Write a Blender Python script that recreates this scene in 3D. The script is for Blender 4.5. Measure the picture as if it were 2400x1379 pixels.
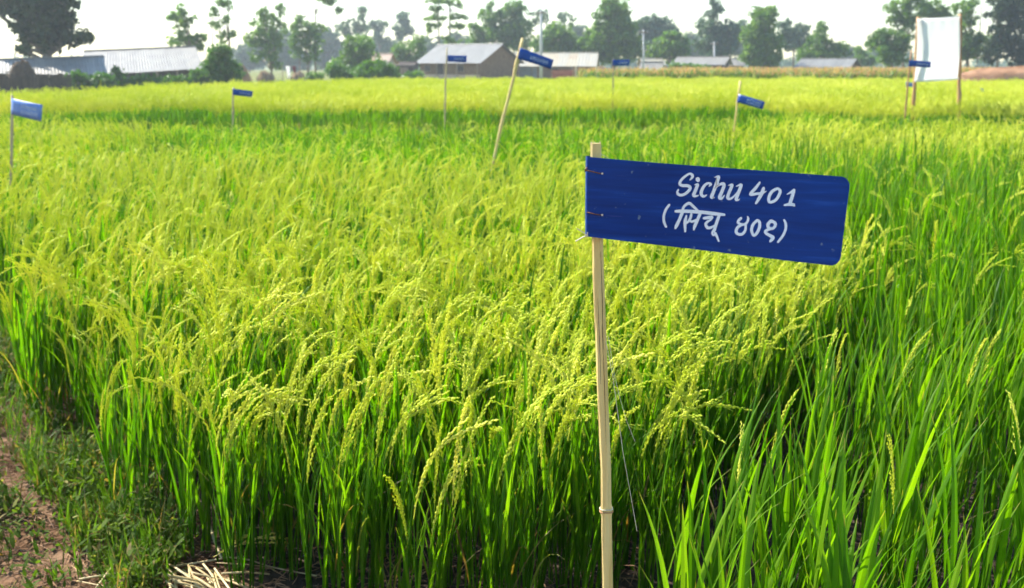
import bpy, math, random
import numpy as np
from mathutils import Vector, Matrix, Euler, noise

for o in list(bpy.data.objects):
    bpy.data.objects.remove(o, do_unlink=True)
SC = bpy.context.scene
COL = SC.collection
R = math.radians

# ------------------------------------------------------------------ camera
FPX, PW, PH = 2400.0, 2400, 1379
CAMZ, PITCH = 1.5, math.atan((689.5 - 153.0) / 2400.0)
cam_d = bpy.data.cameras.new('camera')
cam = bpy.data.objects.new('camera', cam_d)
COL.objects.link(cam)
cam.location = (0, 0, CAMZ)
cam.rotation_euler = (math.pi / 2 - PITCH, 0, 0)
cam_d.sensor_width = 36.0
cam_d.lens = 36.0
cam_d.clip_start = 0.05
cam_d.clip_end = 5000
cam_d.dof.use_dof = True
cam_d.dof.focus_distance = 1.85
cam_d.dof.aperture_fstop = 7.2
SC.camera = cam

# ------------------------------------------------------------------ light
SUN = Vector((-0.60, 0.42, 0.70)).normalized()
world = bpy.data.worlds.new('World')
SC.world = world
world.use_nodes = True
wn = world.node_tree.nodes
sky = wn.new('ShaderNodeTexSky')
sky.sky_type = 'NISHITA'
sky.sun_disc = False
sky.sun_elevation = math.asin(SUN.z)
sky.sun_rotation = math.atan2(SUN.x, SUN.y)
sky.altitude = 80
sky.air_density = 1.4
sky.dust_density = 0.25
sky.ozone_density = 2.0
bg = wn['Background']
bg.inputs['Strength'].default_value = 0.105
tint = wn.new('ShaderNodeMix')
tint.data_type = 'RGBA'
tint.blend_type = 'MULTIPLY'
tint.clamp_result = False
tint.inputs[0].default_value = 1.0
tint.inputs[7].default_value = (0.91, 1.01, 1.10, 1)
world.node_tree.links.new(sky.outputs[0], tint.inputs[6])
world.node_tree.links.new(tint.outputs[2], bg.inputs['Color'])
sun_d = bpy.data.lights.new('sun', 'SUN')
sun_d.energy = 4.9
sun_d.angle = R(0.6)
sun_d.color = (1.0, 0.95, 0.86)
sun = bpy.data.objects.new('sun', sun_d)
COL.objects.link(sun)
sun.rotation_euler = SUN.to_track_quat('Z', 'Y').to_euler()

vs = SC.view_settings
vs.view_transform = 'Standard'
vs.look = 'None'
vs.gamma = 1.0
vs.use_curve_mapping = False
vs.exposure = 1.25
cy = SC.cycles
cy.use_denoising = True
cy.use_adaptive_sampling = True
cy.adaptive_threshold = 0.04
cy.max_bounces = 5
cy.diffuse_bounces = 2
cy.glossy_bounces = 2
cy.transmission_bounces = 3
cy.transparent_max_bounces = 4
cy.volume_bounces = 0
cy.caustics_reflective = False
cy.caustics_refractive = False
cy.sample_clamp_indirect = 6.0

# ------------------------------------------------------------------ helpers
CT, ST = math.cos(PITCH), math.sin(PITCH)


def ray(px, py):
    xc = (px - 1200.0) / FPX
    yc = (689.5 - py) / FPX
    return Vector((xc, CT + yc * ST, -ST + yc * CT))


def at(px, py, Y):
    d = ray(px, py)
    return Vector((0, 0, CAMZ)) + d * (Y / d.y)


def on_z(px, py, z=0.0):
    d = ray(px, py)
    return Vector((0, 0, CAMZ)) + d * ((z - CAMZ) / d.z)


def tag(o, label=None, cat=None, group=None, kind=None):
    if label: o['label'] = label
    if cat: o['category'] = cat
    if group: o['group'] = group
    if kind: o['kind'] = kind
    return o


def empty(name, loc=(0, 0, 0), rz=0.0, parent=None):
    o = bpy.data.objects.new(name, None)
    o.empty_display_size = 0.05
    COL.objects.link(o)
    o.location = loc
    o.rotation_euler = (0, 0, rz)
    if parent: o.parent = parent
    return o


class MB:
    def __init__(self):
        self.v, self.f, self.c, self.m = [], [], [], []

    def add(self, verts, faces, col=(0.5, 0.5, 0.0), mat=0):
        b = len(self.v)
        self.v.extend([tuple(p) for p in verts])
        if isinstance(col, list):
            self.c.extend(col)
        else:
            self.c.extend([col] * len(verts))
        self.f.extend([tuple(b + i for i in f) for f in faces])
        self.m.extend([mat] * len(faces))

    def box(self, c, s, rz=0.0, col=(0.5, 0.5, 0), mat=0):
        x, y, z = s[0] / 2, s[1] / 2, s[2] / 2
        ca, sa = math.cos(rz), math.sin(rz)
        vs_ = []
        for dz in (-z, z):
            for dx, dy in ((-x, -y), (x, -y), (x, y), (-x, y)):
                vs_.append((c[0] + dx * ca - dy * sa, c[1] + dx * sa + dy * ca, c[2] + dz))
        self.add(vs_, [(0, 3, 2, 1), (4, 5, 6, 7), (0, 1, 5, 4), (1, 2, 6, 5), (2, 3, 7, 6), (3, 0, 4, 7)], col, mat)

    def tube(self, pts, rads, n=6, col=(0.5, 0.5, 0), mat=0, cap=True, flat=1.0):
        pts = [Vector(p) for p in pts]
        rings = []
        for i, p in enumerate(pts):
            a = pts[max(0, i - 1)]
            b = pts[min(len(pts) - 1, i + 1)]
            d = (b - a)
            d = d.normalized() if d.length > 1e-9 else Vector((0, 0, 1))
            up = Vector((0, 0, 1)) if abs(d.z) < 0.9 else Vector((0, 1, 0))
            s = d.cross(up).normalized()
            t = d.cross(s).normalized()
            r = rads[i] if isinstance(rads, (list, tuple)) else rads
            rings.append([p + s * (r * math.cos(2 * math.pi * k / n)) + t * (r * flat * math.sin(2 * math.pi * k / n)) for k in range(n)])
        verts = [q for rg in rings for q in rg]
        faces = []
        for i in range(len(pts) - 1):
            for k in range(n):
                k2 = (k + 1) % n
                faces.append((i * n + k, i * n + k2, (i + 1) * n + k2, (i + 1) * n + k))
        if cap:
            faces.append(tuple(range(n - 1, -1, -1)))
            L = (len(pts) - 1) * n
            faces.append(tuple(L + k for k in range(n)))
        self.add(verts, faces, col, mat)

    def mesh(self, name, mats, smooth=False):
        me = bpy.data.meshes.new(name)
        me.from_pydata(self.v, [], self.f)
        if not isinstance(mats, (list, tuple)): mats = [mats]
        for m in mats: me.materials.append(m)
        if len(mats) > 1:
            me.polygons.foreach_set('material_index', self.m)
        at_ = me.color_attributes.new('Col', 'FLOAT_COLOR', 'POINT')
        arr = np.ones((len(self.v), 4), dtype=np.float32)
        arr[:, :3] = np.array(self.c, dtype=np.float32)
        at_.data.foreach_set('color', arr.ravel())
        if smooth:
            me.polygons.foreach_set('use_smooth', [True] * len(me.polygons))
        me.update()
        return me

    def build(self, name, mats, parent=None, loc=None, smooth=False):
        o = bpy.data.objects.new(name, self.mesh(name, mats, smooth))
        COL.objects.link(o)
        if parent: o.parent = parent
        if loc is not None: o.location = loc
        return o


def inst(name, me, parent=None, loc=(0, 0, 0), rot=(0, 0, 0), scl=(1, 1, 1)):
    o = bpy.data.objects.new(name, me)
    COL.objects.link(o)
    o.location, o.rotation_euler, o.scale = loc, rot, scl
    if parent: o.parent = parent
    return o


# ------------------------------------------------------------------ materials
def new_mat(name):
    m = bpy.data.materials.new(name)
    m.use_nodes = True
    nt = m.node_tree
    return m, nt, nt.nodes, nt.links, nt.nodes['Principled BSDF'], nt.nodes['Material Output']


def ramp(nodes, stops, interp='LINEAR'):
    r = nodes.new('ShaderNodeValToRGB')
    r.color_ramp.interpolation = interp
    e = r.color_ramp.elements
    while len(e) < len(stops): e.new(0.5)
    for i, (p, c) in enumerate(stops):
        e[i].position = p
        e[i].color = (c[0], c[1], c[2], 1)
    return r


def mat_foliage(name, stops, trans=0.4, tmul=(1.9, 1.9, 1.2), rough=0.45, dead=None, tip=None, spec=0.35, obj_rand=0.35):
    """leaf: colour by per-leaf random (Col.r) and per-object random; Col.g along the blade; Col.b dead."""
    m, nt, N, L, P, OUT = new_mat(name)
    at_ = N.new('ShaderNodeAttribute'); at_.attribute_name = 'Col'
    sep = N.new('ShaderNodeSeparateColor'); L.new(at_.outputs['Color'], sep.inputs[0])
    oi = N.new('ShaderNodeObjectInfo')
    ma = N.new('ShaderNodeMath'); ma.operation = 'MULTIPLY_ADD'
    L.new(oi.outputs['Random'], ma.inputs[0]); ma.inputs[1].default_value = obj_rand
    mb = N.new('ShaderNodeMath'); mb.operation = 'MULTIPLY'
    L.new(sep.outputs[0], mb.inputs[0]); mb.inputs[1].default_value = 1.0 - obj_rand
    L.new(mb.outputs[0], ma.inputs[2])
    rp = ramp(N, stops); L.new(ma.outputs[0], rp.inputs[0])
    colr = rp.outputs[0]
    if tip:
        mp = N.new('ShaderNodeMapRange'); mp.inputs[1].default_value = tip[1]; mp.inputs[2].default_value = 1.0
        L.new(sep.outputs[1], mp.inputs[0])
        mx = N.new('ShaderNodeMix'); mx.data_type = 'RGBA'
        L.new(mp.outputs[0], mx.inputs[0]); L.new(colr, mx.inputs[6]); mx.inputs[7].default_value = (*tip[0], 1)
        colr = mx.outputs[2]
    if dead:
        mx = N.new('ShaderNodeMix'); mx.data_type = 'RGBA'
        dr = ramp(N, dead); L.new(sep.outputs[0], dr.inputs[0])
        L.new(sep.outputs[2], mx.inputs[0]); L.new(colr, mx.inputs[6]); L.new(dr.outputs[0], mx.inputs[7])
        colr = mx.outputs[2]
    L.new(colr, P.inputs['Base Color'])
    P.inputs['Roughness'].default_value = rough
    P.inputs['Specular IOR Level'].default_value = spec
    if trans > 0:
        tr = N.new('ShaderNodeBsdfTranslucent')
        mm = N.new('ShaderNodeMix'); mm.data_type = 'RGBA'; mm.blend_type = 'MULTIPLY'; mm.inputs[0].default_value = 1
        mm.clamp_result = False
        L.new(colr, mm.inputs[6]); mm.inputs[7].default_value = (*tmul, 1)
        L.new(mm.outputs[2], tr.inputs[0])
        ms = N.new('ShaderNodeMixShader'); ms.inputs[0].default_value = trans
        L.new(P.outputs[0], ms.inputs[1]); L.new(tr.outputs[0], ms.inputs[2])
        L.new(ms.outputs[0], OUT.inputs[0])
    return m


def mat_noise(name, stops, scale=5.0, detail=4.0, rough=0.8, bump=0.0, stretch=(1, 1, 1), spec=0.3, metal=0.0, bscale=None, coord='Object', rand=0.0):
    m, nt, N, L, P, OUT = new_mat(name)
    tc = N.new('ShaderNodeTexCoord')
    mp = N.new('ShaderNodeMapping'); mp.inputs['Scale'].default_value = stretch
    L.new(tc.outputs[coord], mp.inputs[0])
    nz = N.new('ShaderNodeTexNoise'); nz.inputs['Scale'].default_value = scale; nz.inputs['Detail'].default_value = detail
    nz.inputs['Roughness'].default_value = 0.65
    L.new(mp.outputs[0], nz.inputs['Vector'])
    fac = nz.outputs[0]
    if rand > 0:
        oi = N.new('ShaderNodeObjectInfo')
        ma = N.new('ShaderNodeMath'); ma.operation = 'MULTIPLY_ADD'
        L.new(oi.outputs['Random'], ma.inputs[0]); ma.inputs[1].default_value = rand; 
        L.new(nz.outputs[0], ma.inputs[2])
        ms = N.new('ShaderNodeMath'); ms.operation = 'SUBTRACT'; ms.inputs[1].default_value = rand / 2
        L.new(ma.outputs[0], ms.inputs[0]); fac = ms.outputs[0]
    rp = ramp(N, stops); L.new(fac, rp.inputs[0])
    L.new(rp.outputs[0], P.inputs['Base Color'])
    P.inputs['Roughness'].default_value = rough
    P.inputs['Specular IOR Level'].default_value = spec
    P.inputs['Metallic'].default_value = metal
    if bump > 0:
        n2 = N.new('ShaderNodeTexNoise'); n2.inputs['Scale'].default_value = bscale or scale * 3; n2.inputs['Detail'].default_value = 6
        L.new(mp.outputs[0], n2.inputs['Vector'])
        bp = N.new('ShaderNodeBump'); bp.inputs['Strength'].default_value = bump; bp.inputs['Distance'].default_value = 0.02
        L.new(n2.outputs[0], bp.inputs['Height']); L.new(bp.outputs[0], P.inputs['Normal'])
    return m


DEAD = [(0.0, (0.15, 0.065, 0.025)), (0.4, (0.23, 0.14, 0.055)), (0.8, (0.28, 0.215, 0.09)), (1.0, (0.27, 0.27, 0.07))]
M = {}
M['leaf'] = mat_foliage('rice leaf', [(0.0, (0.024, 0.085, 0.002)), (0.5, (0.065, 0.170, 0.004)), (1.0, (0.150, 0.270, 0.007))],
                        trans=0.50, tmul=(2.2, 2.25, 0.5), rough=0.5, spec=0.22, dead=DEAD, tip=((0.34, 0.28, 0.06), 0.90))
M['leaf_leafy'] = mat_foliage('leafy rice leaf', [(0.0, (0.026, 0.085, 0.002)), (0.5, (0.070, 0.175, 0.004)), (1.0, (0.160, 0.275, 0.008))],
                              trans=0.48, tmul=(2.2, 2.25, 0.5), rough=0.5, spec=0.2, dead=DEAD, tip=((0.36, 0.28, 0.08), 0.92))
M['panicle'] = mat_foliage('rice head', [(0.0, (0.46, 0.545, 0.026)), (0.4, (0.63, 0.66, 0.060)), (0.85, (0.77, 0.745, 0.15)), (1.0, (0.82, 0.71, 0.24))],
                           trans=0.42, tmul=(1.4, 1.45, 0.9), rough=0.6, dead=[(0, (0.45, 0.25, 0.08)), (1, (0.55, 0.42, 0.2))])
M['grass'] = mat_foliage('path grass', [(0.0, (0.040, 0.10, 0.006)), (0.6, (0.085, 0.17, 0.010)), (1.0, (0.16, 0.24, 0.02))],
                         trans=0.38, tmul=(1.8, 1.9, 0.8), rough=0.5, dead=DEAD)
M['weed'] = mat_foliage('weed leaf', [(0.0, (0.038, 0.080, 0.008)), (0.6, (0.085, 0.140, 0.014)), (1.0, (0.19, 0.22, 0.06))],
                        trans=0.38, tmul=(1.8, 1.9, 0.7), rough=0.7, spec=0.1, dead=DEAD)
M['crown'] = mat_foliage('tree leaves', [(0.0, (0.040, 0.100, 0.016)), (0.5, (0.105, 0.195, 0.030)), (1.0, (0.200, 0.275, 0.050))],
                         trans=0.36, tmul=(1.6, 1.8, 0.8), rough=0.5, obj_rand=0.25)
M['crown_dark'] = mat_foliage('dark tree leaves', [(0.0, (0.012, 0.032, 0.010)), (0.6, (0.026, 0.056, 0.014)), (1.0, (0.075, 0.105, 0.020))],
                              trans=0.18, tmul=(1.5, 1.7, 0.8), rough=0.5, obj_rand=0.1)
M['crown_hazed'] = mat_foliage('haze-tinted tree leaves', [(0.0, (0.055, 0.105, 0.065)), (0.5, (0.095, 0.16, 0.085)), (1.0, (0.16, 0.23, 0.10))],  # distance haze put into the leaf colour, bluer and greyer than crown
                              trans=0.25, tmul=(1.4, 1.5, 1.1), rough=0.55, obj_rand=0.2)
M['bush'] = mat_foliage('bush leaves', [(0.0, (0.030, 0.085, 0.012)), (0.5, (0.075, 0.165, 0.018)), (1.0, (0.14, 0.24, 0.025))],
                        trans=0.32, tmul=(1.7, 1.9, 0.8), rough=0.5, obj_rand=0.25)
M['maize'] = mat_foliage('maize leaf', [(0.0, (0.09, 0.18, 0.03)), (0.5, (0.16, 0.26, 0.05)), (1.0, (0.28, 0.33, 0.09))],
                         trans=0.40, tmul=(1.6, 1.7, 0.9), dead=[(0, (0.48, 0.25, 0.11)), (1, (0.62, 0.42, 0.22))])
M['bark'] = mat_noise('bark', [(0.3, (0.10, 0.075, 0.05)), (0.7, (0.30, 0.25, 0.19))], 6, stretch=(1, 1, 0.3), bump=0.4)
M['bamboo'] = mat_noise('split bamboo', [(0.25, (0.50, 0.30, 0.09)), (0.5, (0.82, 0.59, 0.21)), (0.8, (0.90, 0.72, 0.33))], 60, 5, 0.5, 0.35, (1, 1, 0.03), 0.4)
M['bamboo_dull'] = mat_noise('weathered bamboo', [(0.25, (0.36, 0.27, 0.14)), (0.6, (0.56, 0.45, 0.26)), (0.9, (0.66, 0.56, 0.36))], 30, 4, 0.6, 0.2, (1, 1, 0.06), 0.3)
M['bamboo_red'] = mat_noise('reddish bamboo', [(0.25, (0.32, 0.14, 0.06)), (0.6, (0.55, 0.30, 0.13)), (0.9, (0.62, 0.42, 0.22))], 20, 4, 0.6, 0.2, (1, 1, 0.08), 0.3)
M['fibre'] = mat_noise('bamboo fibre', [(0.3, (0.66, 0.55, 0.36)), (0.8, (0.80, 0.72, 0.5))], 40)
M['wire'] = mat_noise('rusty wire', [(0.3, (0.06, 0.03, 0.02)), (0.7, (0.18, 0.08, 0.04))], 300, rough=0.5, metal=0.5)
M['straw'] = mat_noise('straw', [(0.25, (0.38, 0.26, 0.10)), (0.6, (0.58, 0.46, 0.22)), (0.9, (0.70, 0.60, 0.36))], 14, 4, 0.55, 0.2, (1, 1, 0.1), 0.4, rand=0.5)
M['litter'] = mat_noise('dry litter', [(0.25, (0.20, 0.10, 0.05)), (0.6, (0.36, 0.20, 0.10)), (0.9, (0.52, 0.38, 0.2))], 5, 4, 0.8)
M['rust'] = mat_noise('rust stain', [(0.3, (0.42, 0.33, 0.24)), (0.6, (0.62, 0.60, 0.55))], 500, 4, 0.7)
M['letters'] = mat_noise('white brush paint', [(0.2, (0.70, 0.76, 0.78)), (0.5, (0.88, 0.90, 0.90))], 60, 3, 0.5)


def mat_sign():
    m, nt, N, L, P, OUT = new_mat('blue enamel paint')
    tc = N.new('ShaderNodeTexCoord')
    mp = N.new('ShaderNodeMapping'); mp.inputs['Scale'].default_value = (3, 3, 40)
    mp.inputs['Rotation'].default_value = (0, R(-5), 0)
    L.new(tc.outputs['Object'], mp.inputs[0])
    nz = N.new('ShaderNodeTexNoise'); nz.inputs['Scale'].default_value = 3; nz.inputs['Detail'].default_value = 5
    L.new(mp.outputs[0], nz.inputs['Vector'])
    rp = ramp(N, [(0.3, (0.001, 0.026, 0.165)), (0.6, (0.002, 0.040, 0.23)), (0.75, (0.008, 0.070, 0.33))])
    L.new(nz.outputs[0], rp.inputs[0])
    # chipped / dusty flecks
    n2 = N.new('ShaderNodeTexNoise'); n2.inputs['Scale'].default_value = 75; n2.inputs['Detail'].default_value = 3
    L.new(tc.outputs['Object'], n2.inputs['Vector'])
    r2 = ramp(N, [(0.69, (0, 0, 0)), (0.74, (1, 1, 1))]); L.new(n2.outputs[0], r2.inputs[0])
    mx = N.new('ShaderNodeMix'); mx.data_type = 'RGBA'
    mul = N.new('ShaderNodeMath'); mul.operation = 'MULTIPLY'; mul.inputs[1].default_value = 0.6
    L.new(r2.outputs[0], mul.inputs[0]); L.new(mul.outputs[0], mx.inputs[0])
    L.new(rp.outputs[0], mx.inputs[6]); mx.inputs[7].default_value = (0.22, 0.30, 0.30, 1)
    # thin pale scratches along the sheet
    mp3 = N.new('ShaderNodeMapping'); mp3.inputs['Scale'].default_value = (5, 5, 190); mp3.inputs['Rotation'].default_value = (0, R(-7), 0)
    L.new(tc.outputs['Object'], mp3.inputs[0])
    n3 = N.new('ShaderNodeTexNoise'); n3.inputs['Scale'].default_value = 1.3; n3.inputs['Detail'].default_value = 2
    L.new(mp3.outputs[0], n3.inputs['Vector'])
    r3 = ramp(N, [(0.70, (0, 0, 0)), (0.80, (1, 1, 1))]); L.new(n3.outputs[0], r3.inputs[0])
    m3 = N.new('ShaderNodeMath'); m3.operation = 'MULTIPLY'; m3.inputs[1].default_value = 0.45
    L.new(r3.outputs[0], m3.inputs[0])
    mx3 = N.new('ShaderNodeMix'); mx3.data_type = 'RGBA'
    L.new(m3.outputs[0], mx3.inputs[0]); L.new(mx.outputs[2], mx3.inputs[6]); mx3.inputs[7].default_value = (0.28, 0.22, 0.52, 1)
    L.new(mx3.outputs[2], P.inputs['Base Color'])
    P.inputs['Roughness'].default_value = 0.42
    P.inputs['Specular IOR Level'].default_value = 0.2
    bp = N.new('ShaderNodeBump'); bp.inputs['Strength'].default_value = 0.05; bp.inputs['Distance'].default_value = 0.002
    L.new(nz.outputs[0], bp.inputs['Height']); L.new(bp.outputs[0], P.inputs['Normal'])
    return m


M['sign'] = mat_sign()
M['sign_far'] = mat_noise('blue sign paint', [(0.3, (0.008, 0.055, 0.27)), (0.7, (0.02, 0.085, 0.36))], 9, 3, 0.4, spec=0.35)
M['sign_pale'] = mat_noise('sun bleached blue paint', [(0.3, (0.07, 0.16, 0.46)), (0.7, (0.16, 0.28, 0.58))], 9, 3, 0.35, spec=0.5)
M['lettering_far'] = mat_noise('faded white paint', [(0.3, (0.45, 0.52, 0.62)), (0.7, (0.62, 0.66, 0.72))], 30)


def mat_cloth():
    m, nt, N, L, P, OUT = new_mat('white banner cloth')
    P.inputs['Base Color'].default_value = (0.90, 0.89, 0.86, 1)
    P.inputs['Roughness'].default_value = 0.8
    tr = N.new('ShaderNodeBsdfTranslucent'); tr.inputs[0].default_value = (0.96, 0.95, 0.92, 1)
    ms = N.new('ShaderNodeMixShader'); ms.inputs[0].default_value = 0.68
    L.new(P.outputs[0], ms.inputs[1]); L.new(tr.outputs[0], ms.inputs[2]); L.new(ms.outputs[0], OUT.inputs[0])
    return m


M['cloth'] = mat_cloth()


def mat_brick():
    m, nt, N, L, P, OUT = new_mat('brick wall')
    tc = N.new('ShaderNodeTexCoord')
    bt = N.new('ShaderNodeTexBrick')
    bt.inputs['Color1'].default_value = (0.33, 0.16, 0.09, 1); bt.inputs['Color2'].default_value = (0.26, 0.13, 0.08, 1)
    bt.inputs['Mortar'].default_value = (0.30, 0.24, 0.18, 1); bt.inputs['Scale'].default_value = 4.0
    L.new(tc.outputs['Object'], bt.inputs['Vector']); L.new(bt.outputs[0], P.inputs['Base Color'])
    P.inputs['Roughness'].default_value = 0.9
    return m


M['brick'] = mat_brick()
M['mud'] = mat_noise('mud wall', [(0.3, (0.17, 0.10, 0.055)), (0.7, (0.27, 0.175, 0.10))], 3, 5, 0.9, 0.3)
M['mud_pink'] = mat_noise('pinkish plaster', [(0.3, (0.46, 0.33, 0.25)), (0.7, (0.60, 0.46, 0.36))], 2, 5, 0.9, 0.2)
M['tin'] = mat_noise('weathered tin sheet', [(0.25, (0.17, 0.155, 0.13)), (0.6, (0.26, 0.24, 0.20)), (0.9, (0.31, 0.25, 0.18))], 1.6, 5, 0.5, stretch=(1, 0.3, 1), metal=0.0, spec=0.5, rand=0.25)
M['tin_grey'] = mat_noise('grey tin sheet', [(0.25, (0.15, 0.148, 0.135)), (0.7, (0.235, 0.23, 0.21))], 1.6, 5, 0.5, stretch=(1, 0.3, 1), spec=0.5, rand=0.2)
M['tin_rust'] = mat_noise('rust streaked tin sheet', [(0.3, (0.40, 0.37, 0.30)), (0.6, (0.44, 0.38, 0.26)), (0.85, (0.38, 0.25, 0.16))], 1.2, 5, 0.55, stretch=(1, 0.25, 1), spec=0.45, rand=0.3)
M['wood_dark'] = mat_noise('old dark wood', [(0.3, (0.035, 0.028, 0.022)), (0.7, (0.10, 0.075, 0.055))], 8, 4, 0.85, 0.2, (1, 1, 0.2))
M['wood'] = mat_noise('weathered wood', [(0.3, (0.20, 0.15, 0.10)), (0.7, (0.38, 0.30, 0.22))], 8, 4, 0.85, 0.2, (1, 1, 0.2))
M['shutter'] = mat_noise('grey metal shutter', [(0.3, (0.22, 0.23, 0.22)), (0.7, (0.30, 0.31, 0.30))], 4, 3, 0.6)
M['concrete'] = mat_noise('concrete pole', [(0.3, (0.42, 0.41, 0.40)), (0.7, (0.58, 0.57, 0.55))], 5, 4, 0.85)
M['thatch'] = mat_noise('straw thatch', [(0.3, (0.14, 0.09, 0.05)), (0.6, (0.30, 0.20, 0.11)), (0.9, (0.42, 0.30, 0.17))], 5, 6, 0.95, 0.6, (1, 1, 0.5))
M['thatch_shaded'] = mat_noise('shade-darkened thatch', [(0.3, (0.05, 0.034, 0.02)), (0.6, (0.11, 0.075, 0.045)), (0.9, (0.20, 0.14, 0.08))], 5, 6, 0.95, 0.6, (1, 1, 0.5))  # thatch colours lowered to paint in the shade by the shed
M['thatch_red'] = mat_noise('reddish straw', [(0.3, (0.25, 0.13, 0.07)), (0.6, (0.42, 0.24, 0.13)), (0.9, (0.52, 0.34, 0.2))], 4, 6, 0.95, 0.6, (1, 1, 0.5))
M['red_brick'] = mat_noise('red brick', [(0.3, (0.34, 0.10, 0.06)), (0.7, (0.46, 0.17, 0.10))], 3, 3, 0.9, rand=0.4)
M['mound'] = mat_noise('reddish soil', [(0.3, (0.22, 0.11, 0.055)), (0.7, (0.40, 0.22, 0.12))], 1.6, 8, 0.95, 1.0, bscale=3)
M['red_cloth'] = mat_noise('dark red cloth', [(0.3, (0.16, 0.02, 0.03)), (0.7, (0.24, 0.05, 0.05))], 5)


def mat_ground():
    m, nt, N, L, P, OUT = new_mat('field soil')
    tc = N.new('ShaderNodeTexCoord')
    n1 = N.new('ShaderNodeTexNoise'); n1.inputs['Scale'].default_value = 5.0; n1.inputs['Detail'].default_value = 8; n1.inputs['Roughness'].default_value = 0.7
    L.new(tc.outputs['Object'], n1.inputs['Vector'])
    r1 = ramp(N, [(0.30, (0.065, 0.033, 0.017)), (0.5, (0.14, 0.075, 0.040)), (0.74, (0.25, 0.16, 0.095))])
    L.new(n1.outputs[0], r1.inputs[0])
    n2 = N.new('ShaderNodeTexNoise'); n2.inputs['Scale'].default_value = 0.15; n2.inputs['Detail'].default_value = 5
    L.new(tc.outputs['Object'], n2.inputs['Vector'])
    # far away the open ground is grassy
    sx = N.new('ShaderNodeSeparateXYZ'); L.new(tc.outputs['Object'], sx.inputs[0])
    mr = N.new('ShaderNodeMapRange'); mr.inputs[1].default_value = 22; mr.inputs[2].default_value = 32
    L.new(sx.outputs[1], mr.inputs[0])
    r2 = ramp(N, [(0.35, (0.10, 0.15, 0.03)), (0.55, (0.20, 0.20, 0.06)), (0.75, (0.32, 0.22, 0.12))])
    L.new(n2.outputs[0], r2.inputs[0])
    pm = N.new('ShaderNodeMath'); pm.operation = 'MULTIPLY_ADD'; L.new(sx.outputs[1], pm.inputs[0]); pm.inputs[1].default_value = 0.70; L.new(sx.outputs[0], pm.inputs[2])
    pn_ = N.new('ShaderNodeMath'); pn_.operation = 'MULTIPLY_ADD'; L.new(n1.outputs[0], pn_.inputs[0]); pn_.inputs[1].default_value = 0.5; L.new(pm.outputs[0], pn_.inputs[2])
    wet = N.new('ShaderNodeMapRange'); wet.inputs[1].default_value = 1.30; wet.inputs[2].default_value = 1.55; L.new(pn_.outputs[0], wet.inputs[0])
    mud = ramp(N, [(0.3, (0.030, 0.022, 0.015)), (0.7, (0.085, 0.060, 0.042))]); L.new(n1.outputs[0], mud.inputs[0])
    mw = N.new('ShaderNodeMix'); mw.data_type = 'RGBA'; L.new(wet.outputs[0], mw.inputs[0]); L.new(r1.outputs[0], mw.inputs[6]); L.new(mud.outputs[0], mw.inputs[7])
    mx = N.new('ShaderNodeMix'); mx.data_type = 'RGBA'
    L.new(mr.outputs[0], mx.inputs[0]); L.new(mw.outputs[2], mx.inputs[6]); L.new(r2.outputs[0], mx.inputs[7])
    L.new(mx.outputs[2], P.inputs['Base Color'])
    P.inputs['Roughness'].default_value = 0.95
    P.inputs['Specular IOR Level'].default_value = 0.1
    n3 = N.new('ShaderNodeTexNoise'); n3.inputs['Scale'].default_value = 22; n3.inputs['Detail'].default_value = 8
    L.new(tc.outputs['Object'], n3.inputs['Vector'])
    bp = N.new('ShaderNodeBump'); bp.inputs['Strength'].default_value = 1.0; bp.inputs['Distance'].default_value = 0.05
    L.new(n3.outputs[0], bp.inputs['Height']); L.new(bp.outputs[0], P.inputs['Normal'])
    return m


M['ground'] = mat_ground()

# ------------------------------------------------------------------ ground
def gz(x, y):
    """soft lumps of the soil near the viewer"""
    if y > 14 or y < 0.5 or abs(x) > 9: return 0.0
    f = min(1, (14 - y) / 4, (9 - abs(x)) / 2, (y - 0.5) / 0.5)
    return f * (0.03 * noise.noise((x * 1.3, y * 1.3, 0)) + 0.022 * noise.noise((x * 4.1, y * 4.1, 3)) + 0.012 * noise.noise((x * 11, y * 11, 7)))


def make_ground():
    xs = [-2500, -600, -150, -50, -20, -9] + list(np.arange(-6, 5.01, 0.1)) + [9, 20, 50, 150, 600, 2500]
    ys = [-40, -4, 0] + list(np.arange(0.6, 9.0, 0.1)) + [10, 12, 14, 20, 40, 80, 160, 400, 1200, 4000]
    v = [(float(x), float(y), gz(x, y)) for y in ys for x in xs]
    n = len(xs)
    f = [(j * n + i, j * n + i + 1, (j + 1) * n + i + 1, (j + 1) * n + i) for j in range(len(ys) - 1) for i in range(n - 1)]
    b = MB(); b.add(v, f)
    o = b.build('ground', M['ground'], smooth=True)
    tag(o, 'brown field soil turning to rough grass beyond the crop', 'ground', kind='structure')


make_ground()

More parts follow.
